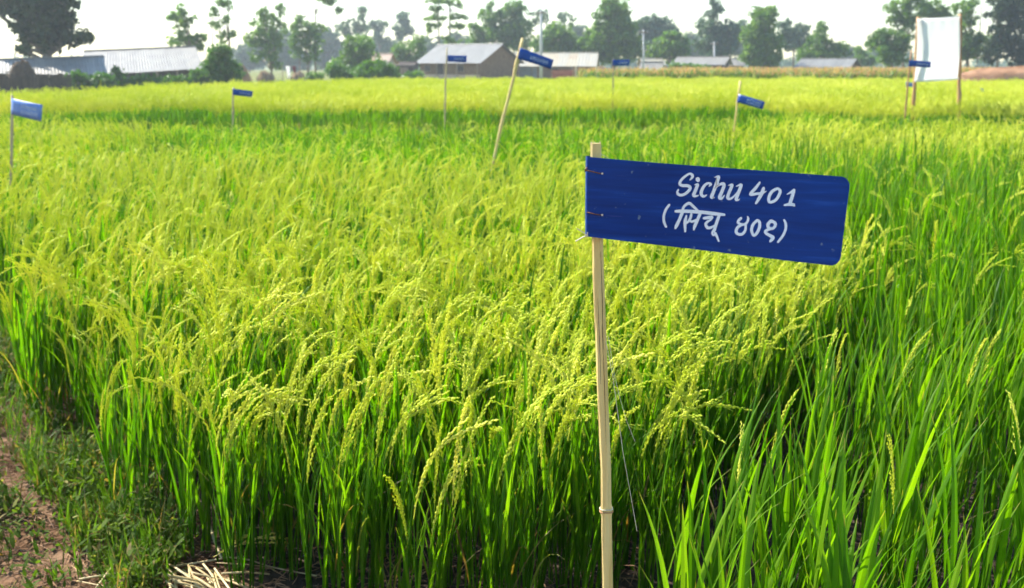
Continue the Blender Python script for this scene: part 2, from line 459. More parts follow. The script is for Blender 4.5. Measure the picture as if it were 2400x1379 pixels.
# ------------------------------------------------------------------ rice building blocks
def leaf_geo(mb, base, az, length, width, lean, bend, rnd, dead=0.0, segs=7, fold=True, roll=0.0):
    """one rice blade: starts at base, leans towards az, bends over along its length"""
    ca, sa = math.cos(az), math.sin(az)
    sr, cr = math.sin(roll), math.cos(roll)
    side = Vector((-sa * cr + ca * sr * 0.3, ca * cr + sa * sr * 0.3, sr * 0.25))
    p = Vector(base)
    verts, faces, cols = [], [], []
    dl = length / segs
    for i in range(segs + 1):
        t = i / segs
        th = lean + bend * t * t
        d = Vector((ca * math.sin(th), sa * math.sin(th), math.cos(th)))
        w = width * 0.5 * min(1.0, 0.45 + t * 2.6) * (1 - t ** 2.6) + 0.0002
        nrm = d.cross(side)
        if fold:
            verts += [p - side * w, p + nrm * (w * 0.35), p + side * w]
            cols += [(max(0, rnd - 0.10), t, dead), (min(1, rnd + 0.22), t, dead), (max(0, rnd - 0.10), t, dead)]
        else:
            verts += [p - side * w, p + side * w]
            cols += [(rnd, t, dead)] * 2
        p = p + d * dl
    k = 3 if fold else 2
    for i in range(segs):
        for j in range(k - 1):
            a = i * k + j
            faces.append((a, a + 1, a + k + 1, a + k))
    mb.add(verts, faces, cols, 0)


def grain(mb, p, d, L, W, rnd, dead=0.0, mat=1):
    up = Vector((0.3, 0.2, 0.9))
    s = d.cross(up)
    s = s.normalized() if s.length > 1e-4 else Vector((1, 0, 0))
    t = d.cross(s)
    m_ = p + d * (L * 0.45)
    v = [p, m_ + s * W, m_ + t * W, m_ - s * W, m_ - t * W, p + d * L]
    mb.add(v, [(0, 2, 1), (0, 3, 2), (0, 4, 3), (0, 1, 4), (5, 1, 2), (5, 2, 3), (5, 3, 4), (5, 4, 1)], (rnd, 0.5, dead), mat)


def panicle_geo(mb, base, az, length, lean, bend, rng, mat=1, lod=0, dead=0.0, spreadf=1.0):
    """rice head: arching axis with branches carrying grains"""
    ca, sa = math.cos(az), math.sin(az)
    n = 10
    p = Vector(base)
    pts, dirs = [p.copy()], []
    for i in range(n):
        t = (i + 0.5) / n
        th = lean + bend * t ** 1.9
        d = Vector((ca * math.sin(th), sa * math.sin(th), math.cos(th)))
        p = p + d * (length / n)
        pts.append(p.copy()); dirs.append(d)
    dirs.append(dirs[-1])
    base_r = rng.random()
    if lod == 0:
        mb.tube(pts, [0.0012] * 8 + [0.0009] * 3, 3, (base_r, 0.5, dead), mat, cap=False)
    nb = {0: 8, 1: 6, 2: 4}[lod]
    if lod == 0 and rng.random() < 0.2: spreadf *= 2.2
    for b in range(nb):
        t = 0.08 + 0.86 * b / nb + rng.uniform(-0.03, 0.03)
        i = min(n - 1, int(t * n))
        q = pts[i].lerp(pts[i + 1], t * n - i)
        d0 = dirs[i].copy()
        a2 = rng.uniform(0, 2 * math.pi)
        s = d0.cross(Vector((0.1, 0.2, 1))).normalized()
        u = d0.cross(s)
        d0 = (d0 + (s * math.cos(a2) + u * math.sin(a2)) * rng.uniform(0.02, 0.10) * spreadf).normalized()
        bl = rng.uniform(0.085, 0.135) * (1.08 - 0.45 * t)
        if lod == 0:
            ng = max(5, int(bl / 0.0066))
            dd = d0
            for g in range(ng):
                dd = (dd + Vector((ca * 0.02, sa * 0.02, -0.016))).normalized()
                q2 = q + dd * (bl / ng)
                a3 = g * 2.4 + a2
                off = (s * math.cos(a3) + u * math.sin(a3))
                gd = (dd + off * 0.08).normalized()
                grain(mb, q + off * 0.0014, gd, rng.uniform(0.010, 0.0128), rng.uniform(0.0021, 0.0029), min(1, max(0, base_r * 0.6 + rng.random() * 0.4)), dead, mat)
                q = q2
        else:
            dd = (d0 + Vector((ca * 0.12, sa * 0.12, -0.28))).normalized()
            w = 0.0042 if lod == 1 else 0.0068
            grain(mb, q, d0, bl * 0.62, w, min(1, base_r * 0.6 + rng.random() * 0.4), dead, mat)
            grain(mb, q + d0 * bl * 0.5, dd, bl * 0.6, w * 0.9, min(1, base_r * 0.6 + rng.random() * 0.4), dead, mat)


def hill_params(rng, kind, near_corner=False):
    """one rice hill -> lists of leaf and head parameters (about the hill's base)"""
    leaves, heads, stems = [], [], []
    if kind == 'heading':
        nt, H, ph, nl = 12, 0.57, (0.34 if near_corner else 0.42), 3
    elif kind == 'leafy':
        nt, H, ph, nl = 9, 0.62, 0.03, 3
    elif kind == 'short':
        nt, H, ph, nl = 11, 0.42, 0.08, 3
    else:   # far ripe crop
        nt, H, ph, nl = 11, 0.60, 0.8, 2
    hs = rng.uniform(0.92, 1.07)
    for k in range(nt):
        a = rng.uniform(0, 2 * math.pi)
        r = 0.012 + 0.045 * math.sqrt(rng.random())
        bx, by = r * math.cos(a), r * math.sin(a)
        ta = a + rng.uniform(-0.5, 0.5)
        tl = rng.uniform(0.02, 0.16)
        h = H * hs * (rng.uniform(0.66, 1.08) if kind == 'heading' else rng.uniform(0.85, 1.06))
        top = Vector((bx + math.sin(tl) * h * math.cos(ta) + 0.03 * h, by + math.sin(tl) * h * math.sin(ta), h))
        stems.append((Vector((bx, by, 0)), top))
        for j in range(nl):
            f = (0.22 + 0.27 * j) + rng.uniform(-0.07, 0.07)
            b = Vector((bx, by, 0)).lerp(top, f)
            L = rng.uniform(0.30, 0.44) * (1.0 if kind != 'short' else 0.85)
            if kind == 'leafy': L *= 1.12
            if j == nl - 1 and kind in ('heading', 'far'): L *= 0.76
            dead = 0.0
            if (j == 0 and rng.random() < (0.20 if kind != 'leafy' else 0.08)): dead = rng.uniform(0.6, 1.0)
            leaves.append(dict(base=b, az=rng.uniform(0, 2 * math.pi) if rng.random() < 0.6 else rng.gauss(0.0, 0.7),
                               L=L, W=rng.uniform(0.010, 0.0165) * (0.5 if dead else 1.0), lean=rng.uniform(0.04, 0.24) + (0.25 if dead else 0),
                               bend=rng.choice([rng.uniform(0.05, 0.35), rng.uniform(0.1, 0.6), rng.uniform(0.4, 1.1)]) + (0.7 if dead else 0),
                               rnd=rng.random(), dead=dead, roll=rng.uniform(-0.8, 0.8)))
        if rng.random() < (ph if kind != 'leafy' or not near_corner else 0.0):
            upright = rng.random() < 0.38
            heads.append(dict(base=top, az=rng.gauss(0.1, 1.1) if rng.random() < 0.7 else rng.uniform(0, 2 * math.pi),
                              L=rng.uniform(0.23, 0.31), lean=rng.uniform(0.02, 0.2),
                              bend=rng.uniform(0.2, 0.8) if upright else rng.uniform(0.9, 2.3), seed=rng.randrange(1 << 30)))
    return leaves, heads, stems


def bake_hill(mb, rng, kind, off=(0, 0, 0), rz=0.0, sc=1.0, lod=0, what='all', hp=None):
    leaves, heads, stems = hp or hill_params(rng, kind)
    off = Vector(off)
    ca, sa = math.cos(rz), math.sin(rz)

    def tf(p): return off + Vector((p.x * ca - p.y * sa, p.x * sa + p.y * ca, p.z)) * sc
    seg = {0: 7, 1: 4, 2: 3}[lod]
    if what in ('all', 'leaves'):
        keep = 1.0 if lod < 2 else 0.62
        for l in leaves:
            if lod == 2 and rng.random() > keep: continue
            leaf_geo(mb, tf(l['base']), l['az'] + rz * 0, l['L'] * sc, l['W'] * (1.0, 1.15, 1.7)[lod], l['lean'], l['bend'], l['rnd'], l['dead'], seg, lod == 0, l['roll'])
        if lod < 2:
            for a, b in stems:
                mb.tube([tf(a), tf(b)], [0.0028, 0.0016], 3, (0.3 + 0.4 * rng.random(), 0.4, 0.0), 0, cap=False)
    if what in ('all', 'heads'):
        for h in heads:
            panicle_geo(mb, tf(h['base']), h['az'], h['L'], h['lean'], h['bend'], random.Random(h['seed']), 1 if what == 'all' else 0, lod)


# ------------------------------------------------------------------ crop plots
def inside(poly, x, y):
    c = False
    n = len(poly)
    for i in range(n):
        x1, y1 = poly[i]; x2, y2 = poly[(i + 1) % n]
        if (y1 > y) != (y2 > y) and x < (x2 - x1) * (y - y1) / (y2 - y1) + x1: c = not c
    return c


def in_view(x, y, z=0.4, m=0.12):
    d = Vector((x, y, z - CAMZ))
    f = d.y * CT - d.z * ST
    if f < 0.2: return False
    u = d.x / f
    return abs(u) < 0.5 + m


def grid_points(poly, step, ang, rng, jit=0.25):
    xs = [p[0] for p in poly]; ys = [p[1] for p in poly]
    cx, cy_ = (min(xs) + max(xs)) / 2, (min(ys) + max(ys)) / 2
    n = int(max(max(xs) - min(xs), max(ys) - min(ys)) * 0.75 / step) + 2
    ca, sa = math.cos(ang), math.sin(ang)
    out = []
    for i in range(-n, n + 1):
        for j in range(-n, n + 1):
            u, v = (i + rng.uniform(-jit, jit)) * step, (j + rng.uniform(-jit, jit)) * step
            x, y = cx + u * ca - v * sa, cy_ + u * sa + v * ca
            if inside(poly, x, y): out.append((x, y))
    return out


PLOT_A = [(-1.14, 2.98), (-0.62, 2.60), (-0.1, 2.36), (0.24, 2.42), (1.72, 4.75), (1.35, 6.3), (0.35, 8.3), (-2.9, 8.6), (-4.05, 6.95)]
PLOT_B = [(0.40, 2.25), (0.26, 1.95), (0.40, 1.70), (0.85, 1.42), (2.2, 1.35), (7.5, 8.7), (0.9, 8.9), (1.60, 6.5), (2.00, 5.0), (0.82, 2.80)]


def variants(prefix, n, fn):
    c = bpy.data.collections.new(prefix)
    for i in range(n):
        mb = MB(); fn(mb, random.Random(hash((prefix, i)) if False else 1000 * i + sum(map(ord, prefix))))
        o = bpy.data.objects.new('%s_%02d' % (prefix, i), mb.mesh(prefix, FN_MATS[0] if len(FN_MATS) == 1 else FN_MATS))
        c.objects.link(o)
    return c


FN_MATS = [M['leaf'], M['panicle']]


def scatter(name, pts, rots, scls, idx, coll):
    """one object: instances of the unlinked variant collection on points, by geometry nodes"""
    me = bpy.data.meshes.new(name)
    me.from_pydata([tuple(p) for p in pts], [], [])
    a = me.attributes.new('rot', 'FLOAT_VECTOR', 'POINT'); a.data.foreach_set('vector', np.array(rots, dtype=np.float32).ravel())
    a = me.attributes.new('scl', 'FLOAT_VECTOR', 'POINT'); a.data.foreach_set('vector', np.array(scls, dtype=np.float32).ravel())
    a = me.attributes.new('idx', 'INT', 'POINT'); a.data.foreach_set('value', np.array(idx, dtype=np.int32))
    o = bpy.data.objects.new(name, me); COL.objects.link(o)
    ng = bpy.data.node_groups.new(name, 'GeometryNodeTree')
    ng.interface.new_socket('Geometry', in_out='INPUT', socket_type='NodeSocketGeometry')
    ng.interface.new_socket('Geometry', in_out='OUTPUT', socket_type='NodeSocketGeometry')
    N, L = ng.nodes, ng.links
    gi, go = N.new('NodeGroupInput'), N.new('NodeGroupOutput')
    ci = N.new('GeometryNodeCollectionInfo'); ci.inputs['Collection'].default_value = coll
    ci.inputs['Separate Children'].default_value = True; ci.inputs['Reset Children'].default_value = True
    ip = N.new('GeometryNodeInstanceOnPoints'); ip.inputs['Pick Instance'].default_value = True

    def named(nm, ty):
        n = N.new('GeometryNodeInputNamedAttribute'); n.data_type = ty; n.inputs['Name'].default_value = nm
        return n.outputs[0]
    L.new(gi.outputs[0], ip.inputs['Points'])
    L.new(ci.outputs[0], ip.inputs['Instance'])
    L.new(named('idx', 'INT'), ip.inputs['Instance Index'])
    e2r = N.new('FunctionNodeEulerToRotation'); L.new(named('rot', 'FLOAT_VECTOR'), e2r.inputs[0])
    L.new(e2r.outputs[0], ip.inputs['Rotation'])
    L.new(named('scl', 'FLOAT_VECTOR'), ip.inputs['Scale'])
    L.new(ip.outputs[0], go.inputs[0])
    md = o.modifiers.new('scatter', 'NODES'); md.node_group = ng
    return o


def path_side(x, y):
    """how far a point lies on the path side of the heading plot's edge"""
    ax, ay, bx, by = -1.14, 2.98, -4.05, 6.95
    nx, ny = -(by - ay), (bx - ax)
    L = math.hypot(nx, ny)
    return ((x - ax) * nx + (y - ay) * ny) / L


def build_rice():
    rng = random.Random(7)
    A = [(x, y, 'heading') for x, y in grid_points(PLOT_A, 0.165, R(36), rng)]
    B = [(x, y, 'leafy') for x, y in [p for p in grid_points(PLOT_B, 0.20, R(36), rng) if p[1] > 2.5 or rng.random() < 0.72]]
    # a sparse fringe of the heading crop along the path edge is left uneven
    allp = [p for p in A + B if in_view(p[0], p[1])]
    allp.sort(key=lambda p: math.hypot(p[0], p[1]))
    near, rest = allp[:300], allp[300:]
    # shared meshes for single leaves and heads
    lrng = random.Random(21)
    leaf_me = []
    for i in range(26):
        mb = MB()
        dead = 1.0 if i >= 22 else 0.0
        leaf_geo(mb, (0, 0, 0), 0.0, 0.38, lrng.uniform(0.0105, 0.0160) * (0.5 if dead else 1.0), 0.0, lrng.choice([0.2, 0.45, 0.8]) * lrng.uniform(0.6, 1.3) + dead * 0.7, lrng.random(), dead * lrng.uniform(0.7, 1), 8, True, lrng.uniform(-0.7, 0.7))
        leaf_me.append((mb.mesh('leaf', M['leaf']), mb.mesh('leaf', M['leaf_leafy'])))
    head_me = []
    for i in range(16):
        mb = MB()
        panicle_geo(mb, (0, 0, 0), 0.0, lrng.uniform(0.23, 0.30), 0.06, [0.3, 0.55, 0.85, 1.1, 1.35, 1.65, 1.95, 2.25][i % 8], lrng, 0, 0, spreadf=0.8 + 0.3 * (i % 3))
        head_me.append(mb.mesh('panicle', M['panicle']))
    mid_leaf, mid_head = {}, {}
    for kind in ('heading', 'leafy'):
        for i in range(8):
            hr = random.Random(500 + i + (50 if kind == 'leafy' else 0))
            hp = hill_params(hr, kind)
            mb = MB(); bake_hill(mb, hr, kind, lod=0, what='leaves', hp=hp)
            mh = MB(); bake_hill(mh, hr, kind, lod=0, what='heads', hp=hp)
            mid_leaf[kind, i] = mb.mesh('leaves', M['leaf' if kind == 'heading' else 'leaf_leafy'])
            mid_head[kind, i] = mh.mesh('panicles', M['panicle']) if hp[1] else None
    for i, (x, y, kind) in enumerate(near):
        z = gz(x, y) - 0.01
        root = empty('rice_plant', (x, y, z))
        sc = rng.uniform(0.93, 1.08)
        if kind == 'heading' and (y < 3.1 or abs(path_side(x, y)) < 0.30): sc = rng.uniform(0.70, 1.02)
        if kind == 'leafy' and y < 2.6 and x < 1.25: sc *= 0.90
        if kind == 'leafy' and y < 3.4: sc *= 0.90
        if kind == 'heading':
            if x + 0.70 * y < 1.62: lab = 'rice plant with bowed yellow-green heads at the plot edge beside the path'
            elif y < 3.4: lab = 'rice plant with bowed yellow-green heads in the front rows by the sign stake'
            else: lab = 'rice plant with bowed yellow-green heads deep inside the plot around the lettered sign'
            tag(root, lab, 'rice plant', {'t': 'heading rice plants at the path edge', 'n': 'heading rice plants in the front rows', 'p': 'heading rice plants inside the plot'}[
                't' if 'path' in lab else ('n' if 'front rows' in lab else 'p')])
        else:
            near_b = y < 3.0
            lab = 'leafy headless rice plant with long upright blades, in the corner by the stake' if near_b else 'leafy headless rice plant in the dark green plot beside the sign'
            tag(root, lab, 'rice plant', 'leafy rice plants at the near corner' if near_b else 'leafy rice plants of the side plot')
        if i < 84:
            hr = random.Random(9000 + i)
            leaves, heads, stems = hill_params(hr, kind, kind == 'heading' or y < 2.0)
            mb = MB()
            for a, b in stems: mb.tube([a * sc, b * sc], [0.003, 0.0016], 4, (hr.random(), 0.3, 0.0), 0, cap=False)
            low = [l for l in leaves if l['base'].z < 0.2 * sc]
            top = [l for l in leaves if l['base'].z >= 0.2 * sc]
            for l in low: leaf_geo(mb, l['base'] * sc, l['az'], l['L'] * sc, l['W'], l['lean'], l['bend'], l['rnd'], l['dead'], 7, True, l['roll'])
            s = mb.build('stems_and_lower_leaves', M['leaf' if kind == 'heading' else 'leaf_leafy'], root); s['kind'] = 'stuff'
            for l in top:
                k = hr.randrange(22) if not l['dead'] else 22 + hr.randrange(4)
                f = l['L'] * sc / 0.38
                inst('leaf', leaf_me[k][kind == 'leafy'], root, l['base'] * sc, (0, l['lean'], l['az']), (f, f * (0.95 if kind == 'heading' else (1.45 if y < 2.4 else 1.1)), f))
            for h in heads:
                k = min(7, max(0, int((h['bend'] - 0.2) / 0.262))) + 8 * hr.randrange(2) if kind == 'heading' else 0
                ps_ = hr.uniform(1.0, 1.22) if kind == 'heading' else 0.8
                inst('panicle', head_me[k], root, h['base'] * sc, (0, h['lean'], h['az']), (ps_, ps_, ps_))
        else:
            v = rng.randrange(8)
            rot = (0, 0, rng.gauss(0, 0.5) if kind == 'heading' else rng.uniform(0, 6.28))
            o = inst('leaves', mid_leaf[kind, v], root, (0, 0, 0), rot, (sc, sc, sc)); o['kind'] = 'stuff'
            if mid_head[kind, v]:
                o = inst('panicles', mid_head[kind, v], root, (0, 0, 0), rot, (sc, sc, sc)); o['kind'] = 'stuff'
    # remaining hills of plots A and B
    vh = variants('heading_hill', 8, lambda mb, r: bake_hill(mb, r, 'heading', lod=0))
    global FN_MATS
    FN_MATS = [M['leaf'], M['panicle']]
    vl = variants('leafy_hill', 6, lambda mb, r: bake_hill(mb, r, 'leafy', lod=0))
    FN_MATS = [M['leaf'], M['panicle']]
    for kind, coll, nv, lab in (('heading', vh, 8, 'dense yellow-green heading rice filling the plot behind the lettered sign'),
                                ('leafy', vl, 6, 'dense dark green leafy rice filling the plot beside the heading rice')):
        ps = [p for p in rest if p[2] == kind]
        o = scatter('rice_crop', [(p[0], p[1], gz(p[0], p[1]) - 0.01) for p in ps], [(0, 0, rng.gauss(0, 0.5) if kind == 'heading' else rng.uniform(0, 6.28)) for p in ps],
                    [[rng.uniform(0.92, 1.1)] * 3 for p in ps], [rng.randrange(nv) for p in ps], coll)
        tag(o, lab, 'rice crop', kind='stuff')

    # ---- patches for the plots farther off
    def patch(kind, lod, size=1.0, step=0.2):
        def fn(mb, r):
            n = int(size / step)
            for i in range(n):
                for j in range(n):
                    bake_hill(mb, r, kind, (-size / 2 + (i + 0.5 + r.uniform(-.3, .3)) * step, -size / 2 + (j + 0.5 + r.uniform(-.3, .3)) * step, 0), 0, r.uniform(0.9, 1.1), lod)
        return fn
    vs_ = variants('short_patch', 4, patch('short', 1, 1.0, 0.2))
    vm = variants('mid_patch', 4, patch('heading', 1, 1.0, 0.2))
    vf = variants('far_patch', 5, patch('far', 2, 1.5, 0.25))

    def fill(poly, coll, nv, size, lab, hs=1.0, zs=1.0, ang=0.0):
        ps = grid_points(poly, size * 0.97, ang, rng, 0.06)
        ps = [p for p in ps if in_view(p[0], p[1], 0.7, 0.10)]
        o = scatter('rice_crop', [(p[0], p[1], 0.0) for p in ps], [(0, 0, ang + rng.choice([0, 1, 2, 3]) * math.pi / 2) for p in ps],
                    [(1, 1, zs * rng.uniform(0.90, 1.08)) for p in ps], [rng.randrange(nv) for p in ps], coll)
        tag(o, lab, 'rice crop', kind='stuff')
        return o
    fill([(-3.4, 9.3), (3.0, 9.4), (3.5, 16.6), (-5.5, 16.0)], vs_, 4, 1.0, 'bright green short leafy rice strip behind the heading plot', zs=1.0)
    fill([(2.6, 9.6), (9.5, 9.6), (13, 14.6), (3.2, 15.6)], vm, 4, 1.0, 'yellow-green heading rice strip on the banner side of the leaning sign', zs=0.92)
    fill([(-9.5, 8.6), (-4.1, 8.3), (-3.4, 9.4), (-5.4, 16.0), (-12, 16.0)], vm, 4, 1.0, 'yellow-green heading rice around the pale sign nearest the barn', zs=0.9)
    edge = []
    for px, Y in ((-120, 23), (0, 25), (400, 35), (700, 45), (1000, 53), (1400, 56), (1900, 54), (2400, 45), (2550, 42)):
        edge.append(((px - 1200) / FPX * Y * 1.02, Y))
    fill([(-15, 20.3), (0, 20.8), (14, 20.0)] + edge[::-1], vf, 5, 1.5, 'wide ripening rice field stretching to the farm houses', zs=1.0)
    fill([(3.3, 16.1), (13.5, 15.2), (12.5, 17.2), (3.2, 18.2)], vs_, 4, 1.0, 'bright green strip of short rice in front of the white banner')


build_rice()

# ------------------------------------------------------------------ lettered sign in front
def catmull(pts, n=6):
    out = []
    P = [pts[0]] + list(pts) + [pts[-1]]
    for i in range(1, len(P) - 2):
        p0, p1, p2, p3 = [np.array(P[i + k], dtype=float) for k in (-1, 0, 1, 2)]
        for k in range(n):
            t = k / n
            out.append(0.5 * ((2 * p1) + (-p0 + p2) * t + (2 * p0 - 5 * p1 + 4 * p2 - p3) * t * t + (-p0 + 3 * p1 - 3 * p2 + p3) * t ** 3))
    out.append(np.array(pts[-1], dtype=float))
    return out


TL, TR, BR, BL = (1377, 368), (1994, 416), (1968, 624), (1377, 554)
YL, YR = 1.60, 1.455
W00, W10, W11, W01 = at(*TL, YL), at(*TR, YR), at(*BR, YR - 0.012), at(*BL, YL)


def panel_pt(u, v, off=0.0):
    p = (W00 * (1 - u) + W10 * u) * (1 - v) + (W01 * (1 - u) + W11 * u) * v
    n = PN
    bul = 0.006 * math.sin(math.pi * u) + 0.003 * math.sin(2 * math.pi * u + v * 2)
    return p + n * (bul + off)


PN = (W10 - W00).cross(W01 - W00).normalized()
if PN.y > 0: PN = -PN


def to_px(p):
    d = p - Vector((0, 0, CAMZ))
    f = d.y * CT - d.z * ST
    return 1200 + FPX * d.x / f, 689.5 - FPX * (d.y * ST + d.z * CT) / f


def inv_bilinear(px, py):
    """place on the sheet (u along, v down) of a mark measured in the photograph"""
    u, v, e = 0.5, 0.5, 1e-3
    for _ in range(7):
        x, y = to_px(panel_pt(u, v))
        xu, yu = to_px(panel_pt(u + e, v))
        xv, yv = to_px(panel_pt(u, v + e))
        a, b, c, d = (xu - x) / e, (xv - x) / e, (yu - y) / e, (yv - y) / e
        det = a * d - b * c
        ex, ey = px - x, py - y
        u += (ex * d - ey * b) / det
        v += (a * ey - c * ex) / det
    return u, v


def stroke(mb, pts, lift=0.0012):
    """brush stroke with round ends, thickness 0.4 mm, lying on the sheet; points are (x, y, width) on the face"""
    sp = catmull(pts, 6)
    L, Rr = [], []
    n = len(sp)
    for i, p in enumerate(sp):
        a, b = sp[max(0, i - 1)], sp[min(n - 1, i + 1)]
        d = np.array([b[0] - a[0], b[1] - a[1]]); d = d / (np.linalg.norm(d) + 1e-9)
        nn = np.array([-d[1], d[0]])
        w = p[2] * 0.54
        L.append(p[:2] + nn * w); Rr.append(p[:2] - nn * w)
    d0 = np.array(sp[0][:2]) - np.array(sp[1][:2]); d0 = d0 / (np.linalg.norm(d0) + 1e-9)
    d1 = np.array(sp[-1][:2]) - np.array(sp[-2][:2]); d1 = d1 / (np.linalg.norm(d1) + 1e-9)

    def capp(p, d, w):
        nn = np.array([-d[1], d[0]])
        return [np.array(p[:2]) + (nn * math.cos(t) + d * math.sin(t)) * w / 2 for t in (0.0, 0.6, 1.2, 1.94, 2.54, 3.14)]

    def W(q):
        u, v = inv_bilinear(1540 + q[0] * 0.15013, 390 + q[1] * 0.15013)
        return u, v
    top, bot, faces = [], [], []
    poly = capp(sp[0], d0, sp[0][2])
    base = len(mb.v)
    verts = []
    for q in L: verts.append(q)
    for q in Rr: verts.append(q)
    for i in range(n - 1):
        faces.append((i, i + 1, n + i + 1, n + i))
    s0 = len(verts); verts += capp(sp[0], d0, sp[0][2]); faces.append(tuple(range(s0, s0 + 6)))
    s1 = len(verts); verts += capp(sp[-1], d1, sp[-1][2]); faces.append(tuple(range(s1, s1 + 6)))
    uv = [W(q) for q in verts]
    mb.add([panel_pt(u, v, lift) for u, v in uv], faces, (0.5, 0.5, 0))
    # rim of the paint film
    rim = []
    ed = [panel_pt(u, v, lift) for u, v in uv[:2 * n]] + [panel_pt(u, v, lift - 0.0004) for u, v in uv[:2 * n]]
    for i in range(n - 1):
        rim.append((i, i + 1, 2 * n + i + 1, 2 * n + i)); rim.append((n + i, n + i + 1, 3 * n + i + 1, 3 * n + i))
    mb.add(ed, rim, (0.5, 0.5, 0))


GLYPHS = [
    [[(515, 212, 16), (550, 175, 36), (552, 142, 42), (512, 116, 32), (430, 165, 34), (372, 225, 38), (360, 280, 42), (410, 302, 44), (472, 302, 46), (518, 330, 44), (500, 378, 44), (440, 430, 40), (380, 450, 40), (337, 438, 42), (318, 405, 34), (335, 362, 20)]],
    [[(636, 200, 66), (642, 216, 62)], [(590, 288, 14), (635, 285, 40), (620, 330, 48), (592, 400, 48), (572, 450, 48), (605, 466, 34), (652, 452, 12)]],
    [[(812, 312, 14), (840, 282, 40), (800, 264, 34), (742, 300, 42), (698, 380, 46), (694, 440, 46), (730, 470, 38), (778, 446, 14)]],
    [[(902, 172, 12), (962, 162, 40), (945, 225, 48), (918, 300, 50), (882, 400, 48), (852, 482, 48), (892, 486, 18)],
     [(905, 350, 18), (960, 295, 32), (1030, 272, 44), (1046, 305, 48), (1012, 400, 48), (978, 485, 50), (1012, 502, 36), (1054, 452, 12)]],
    [[(1118, 296, 12), (1172, 288, 38), (1158, 335, 46), (1122, 420, 46), (1106, 488, 48), (1142, 508, 36), (1200, 470, 26), (1262, 395, 18)],
     [(1238, 312, 12), (1312, 288, 42), (1298, 345, 48), (1262, 440, 48), (1238, 515, 46), (1266, 526, 26), (1290, 510, 10)]],
    [[(1605, 252, 30), (1540, 340, 44), (1458, 438, 42), (1560, 428, 38), (1640, 420, 36), (1708, 388, 10)], [(1664, 342, 46), (1632, 430, 52), (1582, 520, 46), (1546, 578, 32)]],
    [[(1880, 346, 38), (1800, 390, 44), (1752, 470, 46), (1748, 545, 42), (1790, 558, 40), (1860, 520, 42), (1908, 440, 44), (1922, 378, 42), (1880, 346, 38)]],
    [[(2032, 436, 14), (2090, 406, 34), (2142, 368, 38)], [(2136, 382, 48), (2108, 480, 50), (2076, 580, 50)], [(1990, 606, 30), (2065, 594, 42), (2128, 600, 48), (2142, 614, 34)]],
    [[(192, 602, 34), (138, 680, 38), (107, 780, 36), (112, 870, 38), (143, 945, 32)]],
    [[(292, 702, 40), (420, 700, 48), (700, 716, 50), (900, 740, 50), (1052, 756, 36)],
     [(400, 690, 36), (425, 625, 38), (500, 576, 42), (560, 620, 40), (638, 692, 30)], [(398, 715, 48), (352, 830, 46), (304, 930, 48), (288, 970, 26)],
     [(462, 770, 26), (440, 860, 46), (440, 950, 38), (442, 1018, 28)], [(538, 745, 34), (526, 800, 38), (500, 850, 36), (462, 885, 34)], [(498, 842, 30), (550, 862, 36), (612, 836, 30)],
     [(676, 735, 44), (632, 840, 46), (592, 930, 46), (576, 990, 26)],
     [(732, 810, 38), (800, 800, 48), (862, 792, 40), (840, 832, 30), (782, 870, 38), (762, 910, 40), (792, 958, 44), (850, 952, 36), (912, 918, 28)],
     [(972, 770, 44), (932, 880, 46), (896, 1000, 44)], [(890, 995, 38), (864, 1040, 30), (885, 1074, 30), (925, 1040, 24)], [(905, 1035, 34), (935, 1090, 36), (966, 1170, 24)]],
    [[(1312, 810, 42), (1272, 850, 40), (1274, 888, 36), (1350, 910, 36), (1402, 880, 36), (1424, 822, 34), (1414, 785, 20)],
     [(1340, 908, 34), (1262, 950, 42), (1236, 1020, 44), (1270, 1058, 40), (1330, 1058, 40), (1378, 1000, 40), (1386, 915, 32)]],
    [[(1566, 840, 38), (1500, 910, 44), (1477, 1000, 42), (1510, 1078, 40), (1560, 1040, 42), (1600, 950, 44), (1600, 872, 42), (1566, 840, 38)]],
    [[(1782, 852, 48), (1734, 905, 48), (1744, 958, 44), (1800, 972, 40), (1842, 935, 42), (1842, 884, 44), (1782, 852, 48)],
     [(1800, 972, 36), (1742, 985, 40), (1696, 1012, 44), (1704, 1046, 42), (1770, 1084, 46), (1812, 1110, 48), (1790, 1148, 46), (1768, 1170, 34)]],
    [[(1985, 837, 30), (2010, 900, 38), (2006, 990, 38), (1960, 1090, 38), (1890, 1180, 34)]],
]


def half_round(mb, pts, w, d, mat=0, n=8, rough=0.0, seed=1):
    """split bamboo stake: rounded rind towards the back, flat split face to the front"""
    rg = random.Random(seed)
    prof = [(-1, -0.25), (-0.72, -0.72), (-0.2, -0.92), (0.3, -0.86), (0.8, -0.6), (1, -0.1), (0.85, 0.45), (0.4, 0.9), (-0.2, 0.95), (-0.8, 0.5)]
    n = len(prof)
    verts, faces = [], []
    for i, p in enumerate(pts):
        ww = w[i] if isinstance(w, list) else w
        for a, b in prof:
            verts.append((p[0] + a * ww / 2 + rg.uniform(-rough, rough), p[1] + b * d / 2 + rg.uniform(-rough, rough), p[2]))
    for i in range(len(pts) - 1):
        for k in range(n):
            faces.append((i * n + k, i * n + (k + 1) % n, (i + 1) * n + (k + 1) % n, (i + 1) * n + k))
    faces.append(tuple(range(n))); L = (len(pts) - 1) * n; faces.append(tuple(L + k for k in range(n)))
    mb.add(verts, faces)


